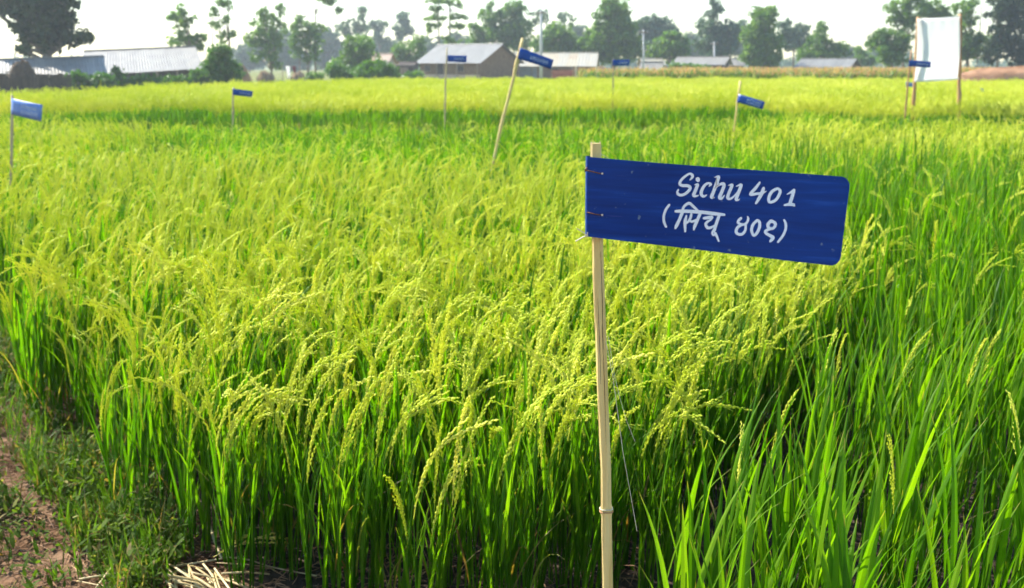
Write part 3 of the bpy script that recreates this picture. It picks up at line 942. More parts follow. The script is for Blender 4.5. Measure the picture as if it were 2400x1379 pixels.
def near_sign():
    Yp = YL + 0.016
    foot = at(1424, 1379, Yp)
    gx = foot.x + 0.012
    root = empty('field_sign', (gx, Yp, 0))
    tag(root, 'large dark blue field sign lettered Sichu 401 on a split bamboo stake', 'sign')
    inv = root.matrix_basis.inverted() if False else Matrix.Translation((-gx, -Yp, 0))
    pxs = [(1396, 336), (1397, 370), (1399, 500), (1402, 640), (1408, 800), (1414, 960), (1420, 1100), (1421, 1180), (1421, 1196), (1421, 1210), (1423, 1300), (1424, 1379)]
    pts = [at(a, b, Yp) for a, b in pxs]
    w = [0.0165, 0.0175, 0.018, 0.0185, 0.0185, 0.018, 0.0175, 0.0182, 0.0205, 0.0185, 0.018, 0.018]
    low = pts[-1]
    for k in range(1, 5):
        pts.append(Vector((low.x + 0.012 * k / 4, Yp, low.z * (1 - k / 4) - 0.03 * (k == 4))))
        w.append(0.018)
    pts = [inv @ p for p in pts]
    mb = MB(); half_round(mb, pts, w, 0.014, rough=0.0004)
    st = mb.build('stake', M['bamboo'], root)
    # long split cracks in the flat face
    for k, (x0, y0, x1, y1) in enumerate(((1408, 590, 1414, 820), (1401, 700, 1408, 900), (1411, 760, 1421, 1060))):
        mb = MB()
        a, b = at(x0, y0, Yp - 0.0063), at(x1, y1, Yp - 0.0061)
        mid = (a + b) / 2 + Vector((0.0006, 0, 0))
        mb.tube([inv @ a, inv @ mid, inv @ b], [0.0002, 0.0005, 0.0002], 4)
        c = mb.build('split_line', M['wire'], st)
    for yy, r_ in ((1192, .0108), (1198, .0112)):
        c_ = inv @ at(1421, yy, Yp)
        mb = MB(); mb.tube([c_ + Vector((math.cos(t) * r_, math.sin(t) * r_ * .78, 0.0006 * math.sin(3 * t))) for t in np.linspace(0, 2 * math.pi, 17)], 0.0011, 5)
        mb.build('node_ring', M['bamboo_red' if yy > 1195 else 'fibre'], st)
    # splinters at the sawn top
    mb = MB()
    rg = random.Random(4)
    tp = inv @ at(1396, 337, Yp)
    for k in range(26):
        q = tp + Vector((rg.uniform(-0.008, 0.008), rg.uniform(-0.005, 0.005), -0.002))
        mb.tube([q, q + Vector((rg.uniform(-.001, .001), 0, rg.uniform(0.002, 0.006)))], [0.0007, 0.0003], 3)
    mb.build('frayed_top', M['fibre'], st)
    # sheet metal panel wrapping round the stake
    nu, nv = 90, 12
    verts, faces = [], []
    rad = 0.040     # corner radius in v units handled below
    back = 5
    def colpt(i, v):
        if i < back:    # part bent round behind the stake
            t = (back - i) / back
            p = panel_pt(0, v)
            ang = t * math.pi
            return p + Vector((-0.0015 * math.sin(ang) + (0.02 * max(0, t - 0.6)), 0.012 * (1 - math.cos(ang)), 0))
        u = (i - back) / nu
        u = u ** 0.8 if u > 0 else 0.0
        u = 1 - (1 - u) ** 1.5
        # rounded far corners
        vv = v
        if u > 0.966:
            q = (u - 0.966) / 0.034
            ins = (1 - math.sqrt(max(0, 1 - q * q))) * 0.11
            vv = ins + (1 - 2 * ins) * v
        return panel_pt(u, vv)
    ncol = nu + back + 1
    us = []
    for i in range(ncol):
        for j in range(nv + 1):
            verts.append(inv @ colpt(i, j / nv))
    for i in range(ncol - 1):
        for j in range(nv):
            a = i * (nv + 1) + j
            faces.append((a, a + 1, a + nv + 2, a + nv + 1))
    mb = MB(); mb.add(verts, faces)
    pn = mb.build('panel', M['sign'], root, smooth=False)
    so = pn.modifiers.new('thick', 'SOLIDIFY'); so.thickness = 0.0007; so.offset = 0
    for g in GLYPHS:
        mb = MB()
        for k, s in enumerate(g): stroke(mb, s, 0.0011 + 0.00007 * k)
        mb.v = [tuple(inv @ Vector(p)) for p in mb.v]
        mb.build('letter', M['letters'], pn)
    mb = MB()
    for q in ([(932, 190, 8), (930, 240, 20), (926, 290, 16), (905, 345, 12)], [(905, 330, 10), (960, 292, 14), (985, 284, 8)], [(884, 470, 12), (880, 492, 18), (890, 498, 6)]): stroke(mb, q, 0.0015)
    mb.v = [tuple(inv @ Vector(p)) for p in mb.v]
    mb.build('rust_stain', M['rust'], pn)
    for (y0, y1) in ((400, 406), (498, 503)):
        mb = MB()
        pts = [at(1374, y0 - 2, YL + 0.004), panel_pt(*inv_bilinear(1377, y0), 0.001), panel_pt(*inv_bilinear(1384, y0 + 1), 0.0022), panel_pt(*inv_bilinear(1396, y0 + 4), 0.0022), panel_pt(*inv_bilinear(1408, y1 + 1), 0.0016), panel_pt(*inv_bilinear(1412, y1 + 1), -0.001)]
        mb.tube([inv @ p for p in pts], 0.0010, 6)
        if y0 == 400:
            k = [at(1374, 398, YL - .002), at(1371, 403, YL - .003), at(1372, 396, YL - .004), at(1376, 391, YL - .003), at(1374, 402, YL - .005)]
            mb.tube([inv @ p for p in k], 0.0009, 5)
        mb.build('wire_tie', M['wire'], root)
        mb = MB()
        c = panel_pt(*inv_bilinear(1412, y1 + 1), 0.0009)
        mb.tube([inv @ c, inv @ (c + PN * 0.0005)], 0.0017, 8)
        mb.build('punched_hole', M['fibre'], pn)
    for pts_, r in (([(1376, 553), (1368, 546), (1352, 536)], 0.0009), ([(1378, 552), (1366, 556), (1349, 566)], 0.0011), ([(1377, 545), (1376, 556), (1371, 552)], 0.0008),
                    ([(1406, 360), (1424, 370), (1448, 383)], 0.0004),
                    ([(1420, 800), (1436, 880), (1460, 1060), (1478, 1160), (1493, 1246)], 0.0005), ([(1426, 790), (1440, 880), (1452, 930), (1468, 985), (1488, 1035)], 0.0004)):
        mb = MB()
        mb.tube([inv @ at(a, b, Yp - 0.022) for a, b in pts_], r, 4)
        mb.build('fibre_strand', M['fibre'], st)


near_sign()


# ------------------------------------------------------------------ smaller signs in the field
def far_sign(label, Y, pole, quad, pole_w, mat='sign_far', pole_mat='bamboo_dull', rows=1, seed=0, dY=0.0, lettered=True):
    """pole: pixel points top to visible bottom; quad: TL,TR,BR,BL"""
    rg = random.Random(seed)
    P = [at(a, b, Y) for a, b in pole]
    d = (P[-1] - P[0]).normalized()
    g = P[-1] + d * (P[-1].z / -d.z) if d.z < 0 else P[-1]
    root = empty('field_sign', (g.x, g.y, 0))
    tag(root, label, 'sign', 'small blue signs standing in the rice')
    off = Vector((g.x, g.y, 0))
    pts = P + [Vector((g.x, g.y, -0.04))]
    mb = MB()
    line = []
    for a, b in zip(pts[:-1], pts[1:]):
        for t in (0, 0.25, 0.5, 0.75): line.append(a.lerp(b, t) - off + Vector((rg.uniform(-1, 1), rg.uniform(-1, 1), 0)) * pole_w * 0.15)
    line.append(pts[-1] - off)
    mb.tube(line, [pole_w / 2 * (1.25 if i % 4 == 2 else 1.0) for i in range(len(line))], 8)
    mb.build('stake', M[pole_mat], root, smooth=True)
    q = [at(quad[0][0], quad[0][1], Y - pole_w), at(quad[1][0], quad[1][1], Y - pole_w + dY), at(quad[2][0], quad[2][1], Y - pole_w + dY), at(quad[3][0], quad[3][1], Y - pole_w)]
    n = (q[1] - q[0]).cross(q[3] - q[0]).normalized()
    if n.y > 0: n = -n

    def pp(u, v, o=0.0):
        return (q[0] * (1 - u) + q[1] * u) * (1 - v) + (q[3] * (1 - u) + q[2] * u) * v + n * (o + 0.01 * math.sin(u * 3.0)) - off
    mb = MB()
    nu = 10
    verts = [pp(i / nu, j / 3) for i in range(nu + 1) for j in range(4)]
    mb.add(verts, [(i * 4 + j, i * 4 + j + 1, i * 4 + j + 5, i * 4 + j + 4) for i in range(nu) for j in range(3)])
    pn = mb.build('panel', M[mat], root, smooth=True)
    so = pn.modifiers.new('thick', 'SOLIDIFY'); so.thickness = 0.001; so.offset = 0
    if lettered:
        mb = MB()
        for r in range(rows):
            v0 = 0.5 if rows == 1 else 0.33 + 0.36 * r
            u = 0.36
            while u < 0.88:
                wd = rg.uniform(0.02, 0.045)
                hh = rg.uniform(0.09, 0.13) if rows > 1 else rg.uniform(0.13, 0.19)
                c = [pp(u, v0 - hh, .002), pp(u + 0.016, v0 - hh, .002), pp(u + 0.010, v0 + hh, .002), pp(u - 0.006, v0 + hh, .002)]
                mb.add(c, [(0, 1, 2, 3)])
                if rg.random() < 0.7:
                    vv = v0 + rg.choice([-hh * 0.8, 0, hh * 0.75])
                    c = [pp(u, vv - .03, .0023), pp(u + wd, vv - .03, .0023), pp(u + wd, vv + .03, .0023), pp(u, vv + .03, .0023)]
                    mb.add(c, [(0, 1, 2, 3)])
                u += wd + 0.022
        mb.build('lettering', M['lettering_far'], pn)
    # wire ties
    for v in (0.2, 0.8):
        mb = MB()
        c = pp(0.0, v)
        ring = [c + Vector((pole_w * 0.75 * math.cos(t), pole_w * 0.95 + pole_w * 0.75 * math.sin(t), 0)) for t in np.linspace(0, 2 * math.pi, 9)]
        mb.tube(ring, 0.0015, 4)
        mb.build('wire_tie', M['wire'], root)
    return root


far_sign('pale blue two-line sign on a stake at the photo edge below the barn', 8.4, [(29, 224), (26, 420)], [(27, 231), (100, 246), (97, 285), (26, 268)], 0.022, 'sign_pale', rows=2, seed=1, dY=-0.12)
far_sign('small dark blue sign on an upright stake in front of the bushes by the barn', 17.5, [(547, 205), (545, 335)], [(545, 208), (593, 214), (591, 228), (545, 223)], 0.03, rows=1, seed=2)
far_sign('blue sign on a thin stake against the tin roof of the brown house', 18.5, [(1048, 112), (1044, 200), (1042, 285)], [(1049, 130), (1094, 131), (1093, 147), (1049, 145)], 0.026, rows=1, seed=3)
far_sign('blue sign tilting down on a strongly leaning stake before the brown house', 10.6, [(1226, 90), (1196, 210), (1161, 356)], [(1219, 112), (1298, 141), (1291, 162), (1213, 138)], 0.030, pole_mat='bamboo', rows=1, seed=4)
far_sign('small dark blue sign on a dark thin stake left of the low shacks', 23.0, [(1438, 138), (1436, 265)], [(1436, 141), (1476, 140), (1475, 154), (1436, 154)], 0.022, pole_mat='wood', rows=1, seed=5)
far_sign('blue sign drooping on a pale stake between the lettered sign and the banner', 12.8, [(1735, 190), (1724, 280), (1715, 365)], [(1732, 221), (1793, 239), (1788, 257), (1727, 240)], 0.026, pole_mat='bamboo', rows=2, seed=6, dY=-0.15)
far_sign('dark blue sign on a leaning stake overlapping the white banner', 19.0, [(2136, 118), (2128, 200), (2119, 300)], [(2131, 141), (2182, 145), (2181, 159), (2130, 156)], 0.030, pole_mat='bamboo_red', rows=1, seed=7)
far_sign('tiny light blue sign low in the rice beside the banner post', 27.0, [(2126, 190), (2124, 215)], [(2123, 193), (2143, 194), (2142, 205), (2123, 203)], 0.03, 'sign_pale', rows=1, seed=8, lettered=False)
far_sign('tiny pale tag on a hidden stake in the rice beyond the banner', 27.0, [(2299, 206), (2301, 228)], [(2298, 207), (2307, 210), (2308, 221), (2301, 219)], 0.02, 'sign_pale', rows=1, seed=9, lettered=False)


def banner():
    Y = 21.0
    g1, g2 = at(2140, 262, Y), at(2247, 275, Y)
    c = Vector(((g1.x + g2.x) / 2, Y, 0))
    root = empty('cloth_banner', c)
    tag(root, 'blank white cloth banner stretched between two reddish bamboo posts', 'banner')
    for k, (top, bot) in enumerate((((2152, 40), (2140, 262)), ((2251, 33), (2247, 276)))):
        a, b = at(*top, Y), at(*bot, Y)
        d = (b - a).normalized()
        g = b + d * (b.z / -d.z)
        rg = random.Random(k)
        n = 14
        line = [a.lerp(g, i / n) - c + Vector((rg.uniform(-.006, .006), rg.uniform(-.006, .006), -0.05 if i == n else 0)) for i in range(n + 1)]
        mb = MB(); mb.tube(line, [0.030 + 0.006 * (i % 3 == 0) + 0.012 * i / n for i in range(n + 1)], 8)
        mb.build('post', M['bamboo_red'], root, smooth=True)
    q = [at(2150, 47, Y - 0.06), at(2249, 41, Y - 0.06), at(2246, 186, Y - 0.06), at(2143, 192, Y - 0.06)]
    mb = MB()
    nu, nv = 28, 36
    verts = []
    for i in range(nu + 1):
        for j in range(nv + 1):
            u, v = i / nu, j / nv
            p = (q[0] * (1 - u) + q[1] * u) * (1 - v) + (q[3] * (1 - u) + q[2] * u) * v - c
            sag = 0.02 * math.sin(math.pi * u) * (v - 0.1)
            w = 0.016 * math.sin((u * 1.1 + v * 0.9) * 7) * u * v + 0.010 * math.sin((u - v) * 5 + 1) * u + 0.003 * math.sin(u * 26 + v * 3) * (1 - v) ** 3
            verts.append(p + Vector((0, -abs(0.05 * math.sin(math.pi * v)) + w, sag * 0.3)))
    mb.add(verts, [(i * (nv + 1) + j, i * (nv + 1) + j + 1, (i + 1) * (nv + 1) + j + 1, (i + 1) * (nv + 1) + j) for i in range(nu) for j in range(nv)])
    cl = mb.build('cloth', M['cloth'], root, smooth=True)
    so = cl.modifiers.new('thick', 'SOLIDIFY'); so.thickness = 0.002
    for v, yy in ((0.0, 47), (1.0, 190)):
        mb = MB()
        a, b = (q[0] if v == 0 else q[3]) - c, (q[1] if v == 0 else q[2]) - c
        mb.tube([a + Vector((0, -0.012, 0.01)), a.lerp(b, .5) + Vector((0, -0.02, 0.0)), b + Vector((0, -0.012, 0.01))], 0.014, 8)
        mb.build('hem', M['cloth'], cl, smooth=True)


banner()

# ------------------------------------------------------------------ trees and bushes
def rand_unit(rg):
    while True:
        v = Vector((rg.uniform(-1, 1), rg.uniform(-1, 1), rg.uniform(-1, 1)))
        if 0.05 < v.length < 1: return v.normalized()


def leaf_cluster(mb, rg, c, rad, n, size, squash=0.8, base=None):
    b0 = rg.random() if base is None else base
    for _ in range(n):
        d = rand_unit(rg) * (rad * rg.random() ** 0.45)
        p = c + Vector((d.x, d.y, d.z * squash))
        a = rand_unit(rg); b = a.cross(rand_unit(rg)).normalized()
        s = size * rg.uniform(0.6, 1.35)
        mb.add([p - a * s, p - b * s * 0.5, p + a * s, p + b * s * 0.5], [(0, 1, 2, 3)], (min(1, max(0, b0 * 0.45 + rg.random() * 0.55)), rg.random(), 0))


def tree(label, Y, lobes, trunk_px, mat='crown', seed=0, dens=1.0, size=0.2, group='trees around the farm houses', trunk_r=0.18, depth=1.0, name='tree', clump=0.55, extra_trunks=()):
    """lobes: crown masses as (px_x, px_y, px_rx, px_ry[, sparse]) measured at distance Y; trunk_px: x at ground and y where it enters the crown"""
    rg = random.Random(seed)
    k = Y / (FPX * (CT))
    base = at(trunk_px[0], 153, Y); base.z = 0
    root = empty(name, base)
    tag(root, label, 'tree' if 'tree' in name else 'bush', group)
    leaf = MB(); wood = MB()
    kk = Y / FPX
    entry = at(trunk_px[0] + (trunk_px[2] if len(trunk_px) > 2 else 0), trunk_px[1], Y) - base
    wood.tube([Vector((0, 0, -0.1)), entry * 0.35 + Vector((rg.uniform(-.1, .1), 0, 0)), entry * 0.7 + Vector((rg.uniform(-.12, .12), rg.uniform(-.1, .1), 0)), entry],
              [trunk_r * 1.25, trunk_r, trunk_r * 0.85, trunk_r * 0.7], 7)
    for (x0, y0, x1, y1) in extra_trunks:
        a, b = at(x0, y0, Y) - base, at(x1, y1, Y) - base
        wood.tube([a, a.lerp(b, .5) + Vector((rg.uniform(-.1, .1), 0, 0)), b], [trunk_r * 0.6, trunk_r * .45, trunk_r * 0.25], 5)
    for lb in lobes:
        px, py, rx, ry = lb[:4]
        sp = lb[4] if len(lb) > 4 else 1.0
        c = at(px, py, Y) - base
        RX, RZ = rx * kk, ry * kk
        RY = min(max(RX, RZ), 2.2) * depth
        c.y += rg.uniform(-0.3, 0.3) * RY
        # limb to the lobe
        m = entry.lerp(c, 0.55) + Vector((0, 0, 0.15 * RZ))
        wood.tube([entry * 0.92, m, c + Vector((0, 0, RZ * 0.4))], [trunk_r * 0.5, trunk_r * 0.33, trunk_r * 0.12], 5)
        area = RX * RZ
        ncl = max(5, int(16 * area / (clump ** 2) * 0.40 * dens * sp))
        for _ in range(ncl):
            d = rand_unit(rg) * (rg.random() ** 0.40)
            q = c + Vector((d.x * RX, d.y * RY, d.z * RZ))
            cr = clump * rg.uniform(0.55, 1.25)
            if rg.random() < 0.35:
                wood.tube([c + Vector((d.x * RX, d.y * RY, d.z * RZ)) * 0.2 - c * 0.2, q], [trunk_r * 0.10, trunk_r * 0.04], 3, cap=False)
            leaf_cluster(leaf, rg, q, cr, int(30 * (cr / 0.55) ** 1.3 * (0.2 / size) ** 1.0), size)
    leaf.build('crown', M[mat], root)
    wood.build('trunk', M['bark'], root, smooth=True)
    return root


def bush(label, Y, lobes, seed, mat='bush', size=0.13, group='bushes along the field edge'):
    return tree(label, Y, lobes, (lobes[0][0], 190), mat, seed, 1.5, size, group, 0.07, 0.8, 'bush', 0.38)


tree('dense dark tree standing over the tin-roofed barn', 69.0, [(-60, -70, 60, 50), (-90, -20, 40, 40), (-40, -30, 40, 40), (60, -60, 70, 40), (10, -30, 40, 40), (150, -50, 60, 40), (0, -90, 60, 40), (105, 55, 62, 40), (75, 20, 55, 30), (125, 5, 50, 30), (60, 78, 28, 22), (175, 85, 35, 14), (115, 95, 30, 26), (125, 30, 60, 30), (165, 88, 44, 9, .6), (80, -20, 70, 25), (58, 118, 12, 7, .5)],
     (108, 120), 'crown_dark', 11, 1.3, 0.24, trunk_r=0.42, extra_trunks=((108, 150, 60, 120), (108, 130, 170, 90)))
tree('thin branches of a dark tree cut off by the photo edge', 84, [(-6, 10, 14, 16, .7), (2, 25, 10, 10, .4)], (-25, 100), 'crown_dark', 12, 0.8, 0.22, trunk_r=0.25)
tree('airy ragged tree behind the end of the pale barn roof', 88, [(425, 25, 18, 12, .5), (440, 50, 26, 16, .7), (420, 75, 18, 14, .6), (418, 98, 16, 14, .8), (450, 95, 22, 16, .9), (466, 112, 12, 12, .7), (405, 38, 12, 5, .5), (470, 85, 14, 10, .5)], (448, 125), 'crown', 13, 0.75, 0.2, clump=0.42)
tree('tall thin eucalyptus with wispy foliage beside the big bush', 90, [(500, 60, 12, 22, .3), (520, 85, 14, 20, .5), (535, 10, 16, 12, .5), (505, 30, 9, 12, .35), (545, 80, 10, 18, .4), (518, 5, 10, 10, .35), (530, 50, 8, 14, .3)], (537, 90), 'crown', 14, 0.6, 0.16, trunk_r=0.1, clump=0.36, extra_trunks=((500, 160, 490, 5), (520, 150, 512, -10), (537, 130, 537, -12)))
tree('leafy double-topped tree left of the hanging cloths', 105, [(622, 40, 18, 22), (612, 70, 26, 28), (600, 92, 24, 18), (640, 100, 26, 24), (630, 132, 24, 18), (655, 20, 9, 18, .7), (652, 62, 18, 24, .6), (592, 125, 14, 18, .6), (645, 150, 22, 10, .7)], (637, 165), 'crown', 15, 0.8, 0.2, clump=0.5, trunk_r=0.16)
tree('grey-green tree with slender stems behind the hanging cloths', 112, [(700, 50, 14, 18), (712, 68, 26, 20), (700, 95, 22, 20), (735, 85, 24, 26), (745, 65, 26, 10), (722, 120, 22, 26, .7), (690, 125, 16, 14, .6), (740, 120, 14, 22, .6)], (722, 150), 'crown', 16, 0.7, 0.2, clump=0.5, trunk_r=0.14, extra_trunks=((705, 185, 700, 110), (740, 185, 738, 95)))
tree('tall bare-stemmed tree with its leafy top leaving the picture', 112, [(768, 5, 20, 9), (760, -15, 30, 14), (793, 24, 7, 6, .8), (775, -5, 22, 9)], (738, 20), 'crown', 17, 0.9, 0.2, trunk_r=0.1, clump=0.45)
tree('round bright green tree left of the pink roof', 100, [(845, 105, 36, 20), (820, 98, 14, 14), (865, 122, 26, 16), (812, 135, 26, 28), (838, 145, 30, 22), (790, 150, 26, 22, .7)], (822, 150), 'crown', 18, 1.1, 0.18, trunk_r=0.14)
tree('pale hazy tree with drooping crown behind the round green tree', 185, [(820, 62, 22, 16), (845, 70, 20, 16), (812, 80, 12, 14), (852, 20, 9, 12, .5), (845, 45, 14, 10, .6), (795, 70, 10, 16, .6)], (825, 110), 'crown_hazed', 19, 0.8, 0.3, trunk_r=0.15, clump=0.8)
tree('hazy blue-green tree with a hooked top left of the cone-shaped tree', 210, [(888, 70, 12, 20), (900, 58, 14, 8), (882, 88, 16, 14), (906, 105, 14, 18, .6), (870, 60, 8, 8, .6)], (890, 110), 'crown_hazed', 20, 0.8, 0.32, trunk_r=0.15, clump=0.8)
tree('hazy blue-green cone-shaped tree with a bare stem below', 210, [(945, 45, 16, 16), (945, 65, 22, 14), (942, 78, 16, 8), (938, 92, 10, 6, .5)], (942, 95), 'crown_hazed', 21, 1.0, 0.3, trunk_r=0.15, clump=0.75)
tree('mid green tree rising behind the dark lean-to', 125, [(950, 118, 34, 20), (980, 95, 14, 16), (935, 130, 30, 14), (985, 120, 20, 16, .7), (965, 140, 28, 14)], (950, 140), 'crown', 22, 0.9, 0.22, trunk_r=0.14)
tree('tall layered tree with flat tiers and bare trunk left of the sign on the roof', 120, [(1022, 22, 20, 6), (1015, 42, 18, 7, .8), (1030, 42, 18, 6, .7), (1024, 58, 14, 6, .7), (1028, 2, 26, 7), (1003, 60, 6, 8, .4), (1006, 72, 6, 5, .3)], (1026, 8), 'crown', 23, 0.9, 0.18, trunk_r=0.09, clump=0.34)
tree('tall layered tree with flat tiers directly behind the roof ridge of the brown house', 120, [(1062, 4, 22, 6), (1075, 40, 22, 5), (1068, 60, 20, 6, .9), (1085, 62, 10, 5, .7), (1056, 40, 10, 5, .6), (1052, 95, 28, 10, .7), (1055, 110, 30, 8, .7), (1076, 14, 10, 4, .6)], (1053, 6), 'crown', 24, 0.9, 0.18, trunk_r=0.09, clump=0.34)
tree('broad pale green tree behind the gable of the brown house', 140, [(1150, 40, 26, 22), (1135, 85, 30, 22), (1175, 75, 40, 28), (1115, 105, 22, 14), (1200, 30, 28, 30), (1215, 70, 30, 34), (1205, 105, 40, 22), (1150, 18, 8, 10, .5), (1110, 75, 10, 20, .5)], (1180, 110), 'crown', 25, 1.0, 0.26, trunk_r=0.2, clump=0.65)
tree('wispy tree around the tall concrete pole', 150, [(1262, 32, 24, 10, .6), (1275, 45, 20, 8, .5), (1325, 42, 20, 12, .6), (1340, 55, 12, 12, .4), (1250, 52, 12, 10, .5), (1305, 62, 14, 8, .5)], (1300, 90), 'crown_hazed', 26, 0.8, 0.24, clump=0.6, trunk_r=0.14)
tree('rounded olive tree behind the rust-streaked roof', 130, [(1295, 85, 28, 30), (1325, 95, 28, 30), (1270, 105, 26, 22), (1335, 118, 22, 14), (1300, 118, 34, 12)], (1300, 130), 'crown', 27, 1.1, 0.24, trunk_r=0.16, clump=0.6)
tree('tallest broad dark tree right of the concrete pole', 128, [(1440, 22, 32, 22), (1435, 55, 36, 30), (1455, 85, 44, 40), (1405, 95, 40, 34), (1420, 125, 58, 26), (1380, 115, 32, 26), (1480, 115, 28, 28), (1410, 35, 16, 10, .8), (1425, 5, 18, 10)], (1440, 140), 'crown', 28, 1.25, 0.24, trunk_r=0.3, clump=0.6)
tree('hazy round-headed tree behind the thin pole', 165, [(1525, 55, 24, 18), (1555, 60, 28, 16), (1500, 65, 20, 18), (1540, 90, 44, 30), (1510, 110, 34, 24), (1575, 90, 24, 26)], (1535, 120), 'crown_hazed', 29, 1.0, 0.3, trunk_r=0.2, clump=0.75)
tree('dark green tree over the low white-roofed shacks', 132, [(1580, 85, 22, 18), (1565, 115, 44, 26), (1605, 95, 10, 7), (1540, 130, 30, 16), (1595, 120, 24, 20)], (1570, 140), 'crown', 30, 1.1, 0.24, trunk_r=0.18, clump=0.58)
tree('spire-topped tree with loose upper tier', 140, [(1672, 18, 22, 16, .7), (1668, 36, 18, 10, .7), (1660, 65, 26, 22), (1690, 70, 26, 24), (1655, 100, 30, 22), (1700, 100, 30, 30), (1720, 75, 18, 20, .7), (1680, 125, 42, 20), (1670, 5, 8, 8, .5)], (1678, 130), 'crown_hazed', 31, 1.0, 0.25, trunk_r=0.18, clump=0.6)
tree('square-topped dark green tree with a shaded side', 122, [(1785, 35, 24, 20), (1795, 55, 26, 28), (1775, 85, 34, 30), (1800, 110, 36, 40), (1765, 125, 28, 28), (1810, 30, 10, 16), (1790, 140, 40, 22)], (1790, 150), 'crown', 32, 1.35, 0.22, trunk_r=0.25, clump=0.55)
tree('feathery pale tree behind the square-topped one', 150, [(1840, 65, 18, 22, .7), (1875, 72, 22, 16, .8), (1850, 95, 36, 26), (1885, 100, 26, 22)], (1860, 120), 'crown_hazed', 33, 0.9, 0.26, trunk_r=0.15, clump=0.62)
tree('green tree with pointed top above the low gabled house', 128, [(1925, 75, 14, 18), (1915, 105, 30, 24), (1955, 115, 26, 18), (1930, 130, 44, 14), (1975, 120, 16, 12), (1885, 130, 24, 16)], (1925, 140), 'crown', 34, 1.1, 0.22, trunk_r=0.16, clump=0.55)
tree('small round tree in the gap beyond the gabled house', 145, [(2020, 120, 14, 12), (2008, 135, 16, 8, .6), (2030, 140, 22, 12)], (2020, 140), 'crown', 35, 1.0, 0.24, trunk_r=0.12)
tree('low broad tree left of the banner', 112, [(2080, 85, 28, 20), (2075, 115, 36, 26), (2095, 135, 30, 18), (2045, 95, 12, 16, .7), (2110, 105, 18, 26)], (2090, 150), 'crown', 36, 1.15, 0.22, trunk_r=0.16)
tree('tall pale-trunked tree with open crown behind the banner', 116, [(2115, 10, 24, 18, .7), (2105, 35, 20, 20, .6), (2160, 25, 40, 16), (2130, 40, 22, 14), (2190, 20, 30, 18), (2085, 20, 16, 8, .4), (2125, 75, 18, 30, .7), (2200, 50, 30, 20), (2140, -10, 40, 14), (2092, 50, 10, 8, .4)], (2118, 90), 'crown', 37, 0.9, 0.22, trunk_r=0.16, clump=0.52, extra_trunks=((2118, 150, 2116, 20), (2190, 150, 2190, 20)))
tree('tall sparse tree just right of the banner', 112, [(2255, 20, 26, 20, .6), (2275, 45, 22, 22, .6), (2245, 60, 22, 20, .6), (2285, 5, 20, 14, .5), (2270, 105, 30, 34), (2250, 120, 24, 30), (2300, 110, 30, 34)], (2270, 110), 'crown', 38, 1.0, 0.22, trunk_r=0.14, clump=0.5, extra_trunks=((2265, 150, 2262, 10), (2290, 150, 2300, 15)))
tree('dark leafy tree with leaning pale trunk at the photo edge', 108, [(2345, 30, 30, 22, .8), (2385, 45, 30, 30), (2370, 90, 36, 26), (2330, 120, 26, 30), (2390, 125, 34, 30), (2335, 75, 20, 18, .6), (2355, 5, 30, 14), (2400, 5, 24, 20)], (2340, 62, 4), 'crown_dark', 39, 1.2, 0.22, trunk_r=0.12, clump=0.5)

for q, (lab, Y, lob, tx) in enumerate((
        ('faint hazy wood edge seen between the airy tree and the double-topped tree', 230, [(575, 140, 30, 22), (600, 128, 22, 26), (560, 150, 24, 14)], (585, 150)),
        ('faint hazy tree behind the hanging cloths', 220, [(670, 125, 34, 34), (655, 95, 20, 22, .7), (690, 145, 34, 20)], (672, 150)),
        ('faint hazy tree in the gap left of the round bright green tree', 225, [(770, 120, 30, 34), (760, 90, 20, 18, .7), (785, 145, 34, 20)], (770, 150)),
        ('faint hazy tree low behind the pink roof', 235, [(890, 130, 34, 20), (915, 118, 22, 20), (870, 120, 20, 16)], (890, 150)),
        ('faint hazy tree behind the two layered trees', 225, [(1010, 115, 26, 22, .8), (1075, 112, 34, 24), (1040, 128, 40, 16)], (1050, 140)),
        ('faint hazy tree filling the gap left of the tallest dark tree', 220, [(1355, 100, 26, 28), (1345, 125, 34, 18)], (1352, 140)),
        ('faint hazy tree between the white-roofed shacks and the spire-topped tree', 225, [(1625, 112, 26, 26), (1640, 130, 34, 16)], (1632, 140)),
        ('faint hazy tree between the spire-topped and square-topped trees', 215, [(1738, 90, 24, 30), (1745, 120, 26, 24)], (1740, 140)),
        ('faint hazy hedge trees behind the gabled house', 230, [(1990, 135, 26, 16), (1965, 130, 26, 16), (2040, 138, 28, 14)], (1995, 148)))):
    tree(lab, Y, [(a, b - 4, c * 1.35, d * 1.25) + tuple(e) for a, b, c, d, *e in lob], tx, 'crown_hazed', 60 + q, 1.1, 0.34, 'hazy trees far behind the village', 0.18, clump=0.85)

bush('spreading bright bush in front of the dark barn wall', 62, [(195, 192, 30, 16), (225, 190, 26, 18), (250, 194, 20, 14), (165, 204, 14, 7), (180, 180, 12, 9)], 41)
bush('bush with pale flowers under the barn eave', 64, [(300, 192, 26, 15), (330, 190, 20, 16), (272, 170, 10, 10), (345, 192, 14, 14)], 42)
bush('low rounded bush before the open end of the barn', 66, [(400, 190, 30, 12), (425, 192, 22, 11), (375, 195, 14, 9)], 43)
bush('large tree-like bush at the end of the barn', 68, [(515, 130, 26, 20), (510, 155, 36, 24), (530, 175, 34, 24), (475, 182, 28, 18), (545, 165, 18, 22), (500, 185, 40, 16), (525, 112, 14, 10)], 44, size=0.15)
bush('small light green bush left of the twin dark bushes', 82, [(742, 180, 16, 9), (735, 184, 18, 8)], 45)
bush('dark rounded bush, left one of the pair below the pink roof', 80, [(800, 172, 34, 16), (785, 165, 20, 14), (820, 178, 20, 12)], 46)
bush('big dome-shaped bush below the pink roof', 79, [(880, 165, 44, 20), (860, 172, 36, 16), (905, 172, 30, 16), (895, 152, 24, 8)], 47)
